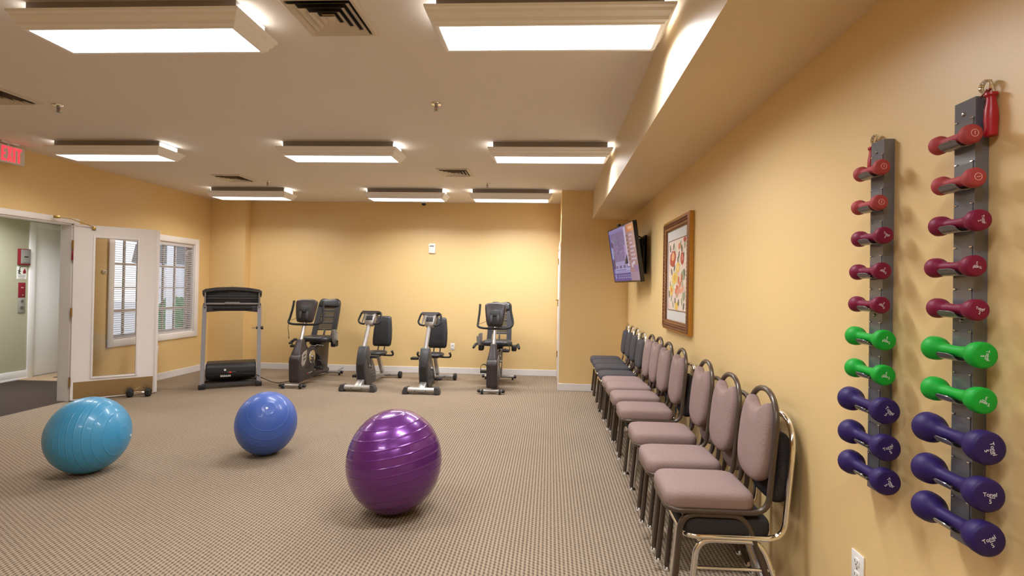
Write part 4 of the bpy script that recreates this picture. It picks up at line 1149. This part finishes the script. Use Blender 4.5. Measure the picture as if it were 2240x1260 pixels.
# ------------------------------------------------------------------ compact silver and black bikes
def compact(label, loc, rz, low):
    t = thing('compact_bike', label, 'exercise bike', loc, rz, 'exercise bikes along the back wall')
    b = nb(); tube(b, [(-.20, -.55, .055), (.20, -.55, .055)], .036, 14, False, [(.038 * math.cos(q), .048 * math.sin(q)) for q in [2 * PI * k / 14 for k in range(14)]]); fs = obj('front_stabilizer', b, 'silver', t)
    for s in (-.08, .07):
        b = nb(); cyl(b, (s, -.602, .05), (s, -.59, .05), .007, 8); obj('bolt', b, 'black', fs)
    for s in (-1, 1):
        b = nb(); prism(b, [(s * .185, .005), (s * .185, .10), (s * .235, .10), (s * .262, .04), (s * .262, .005)], -.605, -.495, 'xz', .008, 2); obj('end_cap', b, 'slate', t, 40)
    b = nb(); prism(b, [(-.58, .085), (-.40, .17), (-.30, .12), (-.40, .06), (-.5, .07)], -.045, .045, 'yz', .005); obj('front_bracket', b, 'silver', t, 40)
    b = nb(); prism(b, [(-.42, .075), (-.475, .30), (-.475, .40), (-.40, .42), (-.30, .40), (-.10, .33), (-.02, .20), (.0, .07), (-.02, .045), (-.38, .045)], -.068, .068, 'yz', .014, 3); lo = obj('shroud', b, 'slate', t, 40)
    b = nb(); prism(b, [(-.482, .36), (-.475, .43), (-.435, .55), (-.395, .62), (-.31, .62), (-.25, .52), (-.12, .36), (-.09, .30), (-.3, .395), (-.40, .41)], -.064, .064, 'yz', .014, 3); obj('upper_shroud', b, 'slate', t, 40)
    b = nb(); prism(b, [(-.43, .10), (-.478, .30), (-.478, .355), (-.483, .355), (-.484, .30), (-.436, .10)], -.045, .045, 'yz', .0015, 1); obj('front_panel', b, 'black', lo, 40)
    for s in (-1, 1):
        for i in range(4):
            for j in range(3):
                b = nb(); cyl(b, (s * .068, -.20 + j * .045, .10 + i * .045), (s * .0695, -.20 + j * .045, .10 + i * .045), .009, 6); obj('vent_hole', b, 'black', lo, 0)
        b = nb(); lathe(b, [(0, 0), (.03, 0), (.026, .008), (0, .01)] if s > 0 else [(0, -.01), (.026, -.008), (.03, 0), (0, 0)], 'x', 16, (s * .068, -.27, .31)); obj('crank_boss', b, 'steel', lo)
    a = -1.15
    for s in (-1, 1):
        pedal_set(t, s, -.27, .31, a if s == low else a + PI, .17, False, .085)
    b = nb(); tube(b, [(0, -.37, .58), (0, -.13, .985)], .030, 16); obj('mast', b, 'silver', t)
    CT = Matrix.Translation((.005, -.11, 1.0)) @ Matrix.Rotation(math.radians(-22), 4, 'X')
    b = nb(); pad(b, [(-.095, .075), (-.085, .095), (.085, .095), (.095, .075), (.07, -.09), (.045, -.115), (-.045, -.115), (-.07, -.09)], [(.84, -.065), (.96, -.055), (1, -.03), (1, .02), (.95, .03)], lambda x, z, h: CT @ Vector((x, h, z))); cn = obj('console', b, 'silver', t, 40)
    b = nb(); pad(b, [(-.125, .075), (-.128, .105), (.128, .105), (.125, .075), (.06, .062), (.03, .04), (-.03, .04), (-.06, .062)], [(.95, -.07), (1, -.06), (1, .02), (.95, .03)], lambda x, z, h: CT @ Vector((x, h, z))); obj('console_hood', b, 'plum', cn, 40)
    b = nb(); box(b, -.052, .052, -.069, -.05, -.045, .03, .006, 2, CT); obj('rear_recess', b, 'black', cn, 40)
    for s in (-1, 1):
        lp = [(s * .115, -.02, .095), (s * .145, -.02, .085), (s * .165, -.03, .0), (s * .168, -.035, -.045), (s * .135, -.04, -.085), (s * .07, -.045, -.098)]
        b = nb(); tube(b, [CT @ Vector(p) for p in smooth_path(lp, 5)], .0145, 10); obj('handle_loop', b, 'rubber', cn)
        b = nb(); tube(b, [CT @ Vector(p) for p in ((s * .10, -.02, .06), (s * .115, -.03, -.07))], .010, 8); obj('pulse_grip', b, 'steel' if s < 0 else 'plum', cn)
    # rear frame
    b = nb(); tube(b, [(0, -.06, .10), (0, .50, .065)], .028, 8, False, [(.03, .022), (.03, -.022), (-.03, -.022), (-.03, .022)]); obj('lower_beam', b, 'silver', t, 30)
    b = nb(); tube(b, [(0, .50, .05), (0, .24, .42)], .03, 8, False, [(.03, .024), (.03, -.024), (-.03, -.024), (-.03, .024)]); obj('seat_post', b, 'silver', t, 30)
    b = nb(); tube(b, [(-.24, .56, .055), (.24, .56, .055)], .034, 14); rs = obj('rear_stabilizer', b, 'silver', t)
    for s in (-1, 1):
        b = nb(); tube(b, [(s * .235, .56, .055), (s * .245, .56, .055), (s * .275, .56, .055), (s * .285, .56, .055)], [.048, .055, .055, .046], 16); obj('end_cap', b, 'black', t)
        b = nb(); cyl(b, (s * .1, .522, .06), (s * .1, .53, .06), .007, 8); obj('bolt', b, 'black', rs)
    so = [(x, y + .17) for x, y in rrect(.29, .33, .11, 6)]
    b = nb(); pad(b, so, [(.92, .432), (1, .44), (1.01, .455), (.97, .472), (.85, .48), (.4, .478)], lambda x, y, h: Vector((x, y, h))); obj('seat', b, 'vinylblk', t, 60)
    b = nb(); box(b, -.08, .08, .12, .36, .405, .435, .006); obj('seat_bracket', b, 'black', t, 40)
    for s in (-.055, .045):
        b = nb(); tube(b, fillet([(s, .20, .425), (s, .37, .43), (s, .42, .56)], .04), .011, 8); obj('back_post', b, 'black', t)
    BT_ = Matrix.Translation((-.005, .41, .525)) @ Matrix.Rotation(math.radians(-10), 4, 'X')
    bo = [(-.145, .03), (-.12, .005), (.12, .005), (.145, .03), (.152, .12), (.148, .26), (.132, .40), (.122, .47), (.095, .488), (-.095, .488), (-.122, .47), (-.132, .40), (-.148, .26), (-.152, .12)]
    b = nb(); pad(b, bo, [(.92, .03), (1, .022), (1.01, 0), (.98, -.018), (.88, -.03), (.6, -.034), (.2, -.034)], lambda x, z, h: BT_ @ Vector((x, h, z))); obj('backrest', b, 'vinylblk', t, 60)
    for s in (-1, 1):
        b = nb(); tube(b, smooth_path([(s * .06, .22, .415), (s * .17, .22, .412), (s * .24, .21, .418), (s * .258, .18, .45), (s * .25, .17, .475)], 6), .014, 10); tube(b, [(s * .25, .175, .465), (s * .245, .165, .485)], [.014, .022], 10); obj('side_handle', b, 'rubber', t)
    return t
compact('black and silver exercise bike with padded backrest, second from the left', (-3.825, 7.55, 0), -.01, -1)
compact('black and silver exercise bike with padded backrest, third from the left', (-2.905, 7.49, 0), 0, 1)

# ------------------------------------------------------------------ treadmill in the corner
ta = math.atan2(.385, .615)
t = thing('treadmill', 'grey and black treadmill standing in the far left corner', 'treadmill', (-6.0 + .356 * math.cos(ta), 6.83 + .356 * math.sin(ta), 0), ta)
HWT = .352
for s in (-1, 1):
    x = s * HWT
    b = nb(); tube(b, [(x, .0, .05), (x * .985, .16, 1.17)], .02, 8, False, [(.026, .021), (.026, -.021), (-.026, -.021), (-.026, .021)]); ps = obj('upright', b, 'greypost', t, 30)
    b = nb(); cyl(b, (x * .985, .125, 1.145), (x * .985, .12, 1.145), .008, 8); obj('bolt', b, 'black', ps)
    b = nb(); box(b, x - .042, x + .042, -.06, .06, 0, .066, .008); obj('foot', b, 'black', t, 40)
    b = nb(); box(b, x - .026, x + .026, .05, .62, .01, .055, .006); obj('base_rail', b, 'slate', t, 40)
    b = nb(); tube(b, [(x * .97, .13, 1.15), (x * .965, .12, 1.36)], .012, 8, False, [(.008, .016), (.008, -.016), (-.008, -.016), (-.008, .016)]); obj('console_bracket', b, 'greypost', t, 30)
    b = nb(); tube(b, smooth_path([(x * 1.0, .20, 1.20), (x * 1.03, .24, 1.08), (x * 1.02, .22, .93), (x * .99, .17, .86)], 5), .015, 8); obj('side_arm', b, 'slate', t)
b = nb(); tube(b, [(-HWT, 0, .055), (HWT, 0, .055)], .02, 8, False, [(.022, .02), (.022, -.02), (-.022, -.02), (-.022, .02)]); obj('front_cross_bar', b, 'slate', t, 30)
b = nb(); tube(b, [(-HWT, .45, .04), (HWT, .45, .04)], .016, 8); obj('rear_cross_bar', b, 'slate', t)
# console: arched rim, dark back, cross bar and grip
ar = [(-.375, 1.385), (-.34, 1.41), (-.2, 1.435), (0, 1.445), (.2, 1.435), (.34, 1.41), (.375, 1.385)]
b = nb()
rings(b, [[Vector((x, .10, z)), Vector((x, .10, z - .045)), Vector((x, .34, z - .10)), Vector((x, .34, z - .045))] for x, z in ar]); obj('console_rim', b, 'slate', t, 40)
b = nb(); prism(b, [(-.355, 1.17), (-.355, 1.36), (-.2, 1.395), (0, 1.405), (.2, 1.395), (.355, 1.36), (.355, 1.17)], .155, .30, 'xz', .008, 2); cb_ = obj('console_back', b, 'black', t, 40)
for x in (-.06, .06):
    b = nb(); box(b, x - .002, x + .002, .150, .156, 1.32, 1.395); obj('panel_seam', b, 'rubber', cb_, 0)
b = nb(); box(b, -.33, .33, .140, .158, 1.265, 1.285, .004); box(b, -.33, .33, .145, .158, 1.30, 1.315, .003); obj('rear_ridge', b, 'slate', cb_, 40)
b = nb(); box(b, -HWT, HWT, .125, .15, 1.185, 1.21, .004); box(b, -.10, .09, .12, .15, 1.19, 1.222, .004); obj('cross_bar', b, 'greypost', t, 40)
b = nb(); prism(b, [(-.345, 1.08), (-.33, 1.075), (-.15, 1.09), (.15, 1.09), (.33, 1.07), (.345, 1.08), (.345, 1.17), (-.345, 1.17)], .15, .27, 'xz', .012, 2); lowc = obj('lower_console', b, 'slate', t, 40)
b = nb(); tube(b, [(-.25, .14, 1.135), (.25, .14, 1.135)], .024, 12); obj('grip_roll', b, 'black', lowc)
# motor hood and running deck
hp = [(.02, .15), (.0, .22), (.01, .30), (.05, .345), (.30, .355), (.40, .32), (.42, .13), (.10, .11)]
b = nb(); prism(b, hp, -.315, .315, 'yz', .02, 3); hd = obj('motor_hood', b, 'black', t, 40)
b = nb(); box(b, -.318, .318, -.006, .05, .185, .196, .002); obj('hood_seam', b, 'rubber', hd, 40)
b = nb(); cyl(b, (-.075, -.005, .255), (-.075, .02, .255), .014, 14); obj('round_badge', b, 'plate', hd)
b = nb(); box(b, -.055, .06, -.008, .03, .205, .232, .004); obj('switch_panel', b, 'slate', hd, 40)
b = nb(); box(b, -.022, .004, -.013, -.004, .21, .228, .002); obj('power_switch', b, 'switchred', hd, 40)
b = nb(); box(b, -.13, -.005, -.001, .03, .158, .182, .001, 1); lb = obj('rating_label', b, 'plate', hd, 0)
for i in range(5):
    b = nb(); box(b, -.12 + i * .022, -.106 + i * .022, -.0018, .0, .163, .177); obj('label_mark', b, 'steel' if i != 3 else 'black', lb, 0)
b = nb(); box(b, -.30, .30, .40, 1.46, .09, .16, .015); obj('running_deck', b, 'slate', t, 40)
b = nb(); box(b, -.225, .225, .405, 1.47, .158, .166, .002); obj('belt', b, 'rubber', t, 40)
for s in (-1, 1):
    b = nb(); box(b, s * .275 - .04, s * .275 + .04, .38, 1.47, .12, .185, .012); obj('side_foot_rail', b, 'black', t, 40)
    b = nb(); cyl(b, (s * .24, 1.40, .045), (s * .30, 1.40, .045), .045, 14); box(b, s * .27 - .03, s * .27 + .03, 1.36, 1.44, .04, .1, .005); obj('rear_roller_foot', b, 'black', t)
b = nb(); cyl(b, (HWT - .10, .12, .84), (HWT - .02, .11, .84), .008, 8); obj('lock_pin', b, 'chrome', t)
b = nb(); cyl(b, (HWT + .012, .11, .84), (HWT + .05, .11, .84), .026, 14); cyl(b, (HWT - .045, .11, .84), (HWT - .02, .11, .84), .02, 14); obj('lock_knob', b, 'black', t)

# power cord from the treadmill
b = nb()
cw_ = [(-5.66, 6.985, .22), (-5.55, 7.05, .20), (-5.42, 7.16, .17), (-5.36, 7.25, .10), (-5.22, 7.38, .012), (-5.10, 7.60, .006), (-4.98, 7.86, .006), (-4.90, 8.2, .006), (-4.80, 8.50, .008), (-4.72, D - .02, .06)]
tube(b, smooth_path(cw_, 6), .005, 6)
o = obj('power_cord', b, 'rubber'); tag(o, 'black power cord running from the treadmill across the carpet', 'cord')
